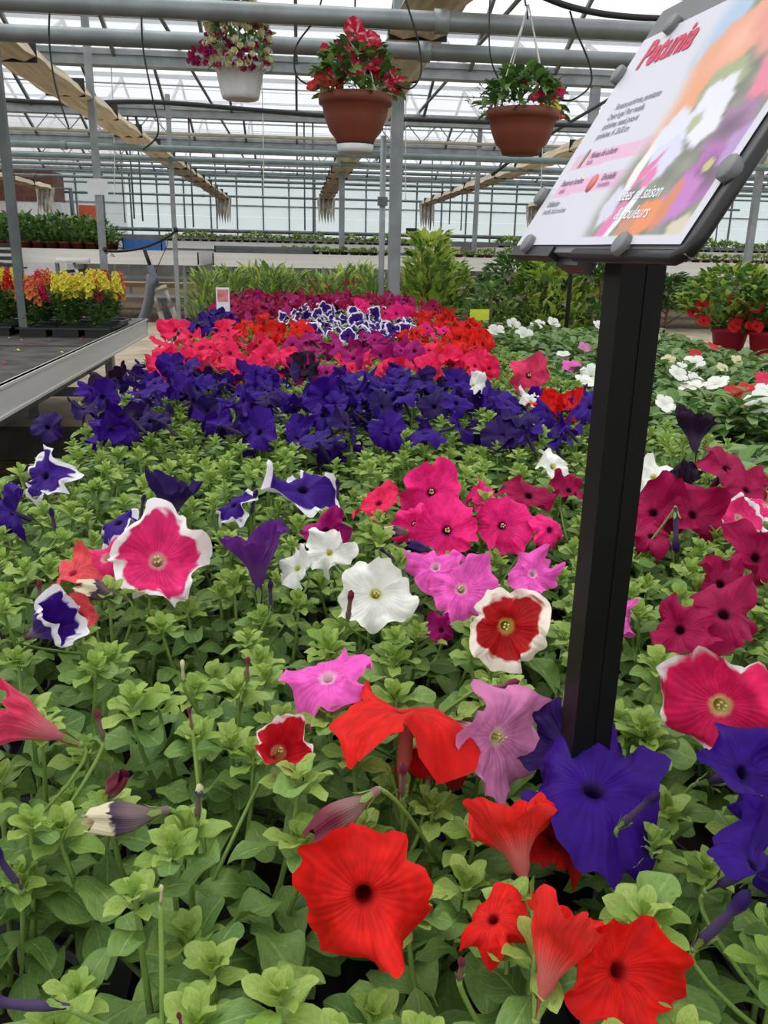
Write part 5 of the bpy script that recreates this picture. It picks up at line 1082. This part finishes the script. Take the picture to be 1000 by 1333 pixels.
def rows(x0, x1, ys, z, pot, label, group, step=.17, sc=1.):
    n = 0
    for Y in ys:
        for x in np.arange(x0, x1, step):
            o = empty('potted_seedling', (x+U(-.02, .02), Y, z), U(0, 6), label, 'plant', group); place('pot', pot, o); f = place('foliage', SEED[n % 3], o, Matrix.Diagonal((sc, sc, sc*U(.8, 1.2), 1))); f['kind'] = 'stuff'; n += 1
rows(-2.6, 2.6, (18.3,), 1.16, pkb, 'small green seedling in a dark pot on the farthest middle bench', 'seedlings on the farthest middle bench')
rows(-.2, 1.6, (14.2, 14.6), .98, pkb, 'pale green seedling in a dark pot on the middle rear bench', 'seedlings on the middle rear bench', .16, .7)
rows(2.2, 3.5, (13.45,), .98, pks, 'seedling in a small terracotta pot at the right end of the middle rear bench', 'terracotta seedlings on the middle rear bench', .16, .8)
rows(3.8, 10.3, (12.65,), .98, pks, 'seedling in a small terracotta pot at the front of the right rear bench', 'terracotta seedlings on the right rear bench', .17, .8)
rows(4.2, 12.5, (17.8,), 1.16, pkb, 'dense green seedling on the farthest right bench', 'seedlings on the farthest right bench', .18, 1.3)
o = empty('seed_crate', at_y(345, 326, 13.45)*1, 0, 'long dark grey slatted crate on the middle rear bench', 'crate'); o.location.z = .98
for z in (.02, .07, .12): MB().b2((-.75, -.15, z-.018), (.75, -.135, z+.018)).build('slat', M_galvd, o)
MB().b2((-.75, -.13, 0), (.75, .15, .012)).build('crate_bottom', M_black, o); MB().b2((-.75, .135, 0), (.75, .15, .14)).build('crate_back', M_galvd, o)
for s in (-1, 1): MB().b2((s*.74-.01, -.15, 0), (s*.74+.01, .15, .14)).build('crate_end', M_galvd, o)
o = empty('blue_box', at_y(188, 316, 14.0)*1, 0, 'shallow blue plastic box on the left rear bench', 'box'); o.location.z = .99
M_blue = plain('blue_plastic', (58, 120, 196), .45, var=.08); MB().b2((-.3, -.2, 0), (.3, .2, .012)).build('box_bottom', M_blue, o)
for lo, hi in (((-.3, -.2, 0), (.3, -.185, .2)), ((-.3, .185, 0), (.3, .2, .2)), ((-.3, -.2, 0), (-.285, .2, .2)), ((.285, -.2, 0), (.3, .2, .2))): MB().b2(lo, hi).build('box_side', M_blue, o)
o = empty('black_crate', at_y(8, 312, 12.85)*1, 0, 'black slatted crate at the left edge beside the tall green plants', 'crate'); o.location = (o.location.x-.1, 12.7, .75)
for z in (.05, .14, .23, .32): MB().b2((-.35, -.15, z-.025), (.35, -.13, z+.025)).build('slat', M_black, o)
MB().b2((-.35, -.13, 0), (.35, .15, .02)).b2((-.02, -.1, -.75), (.02, .1, 0)).build('crate_bottom', M_black, o)
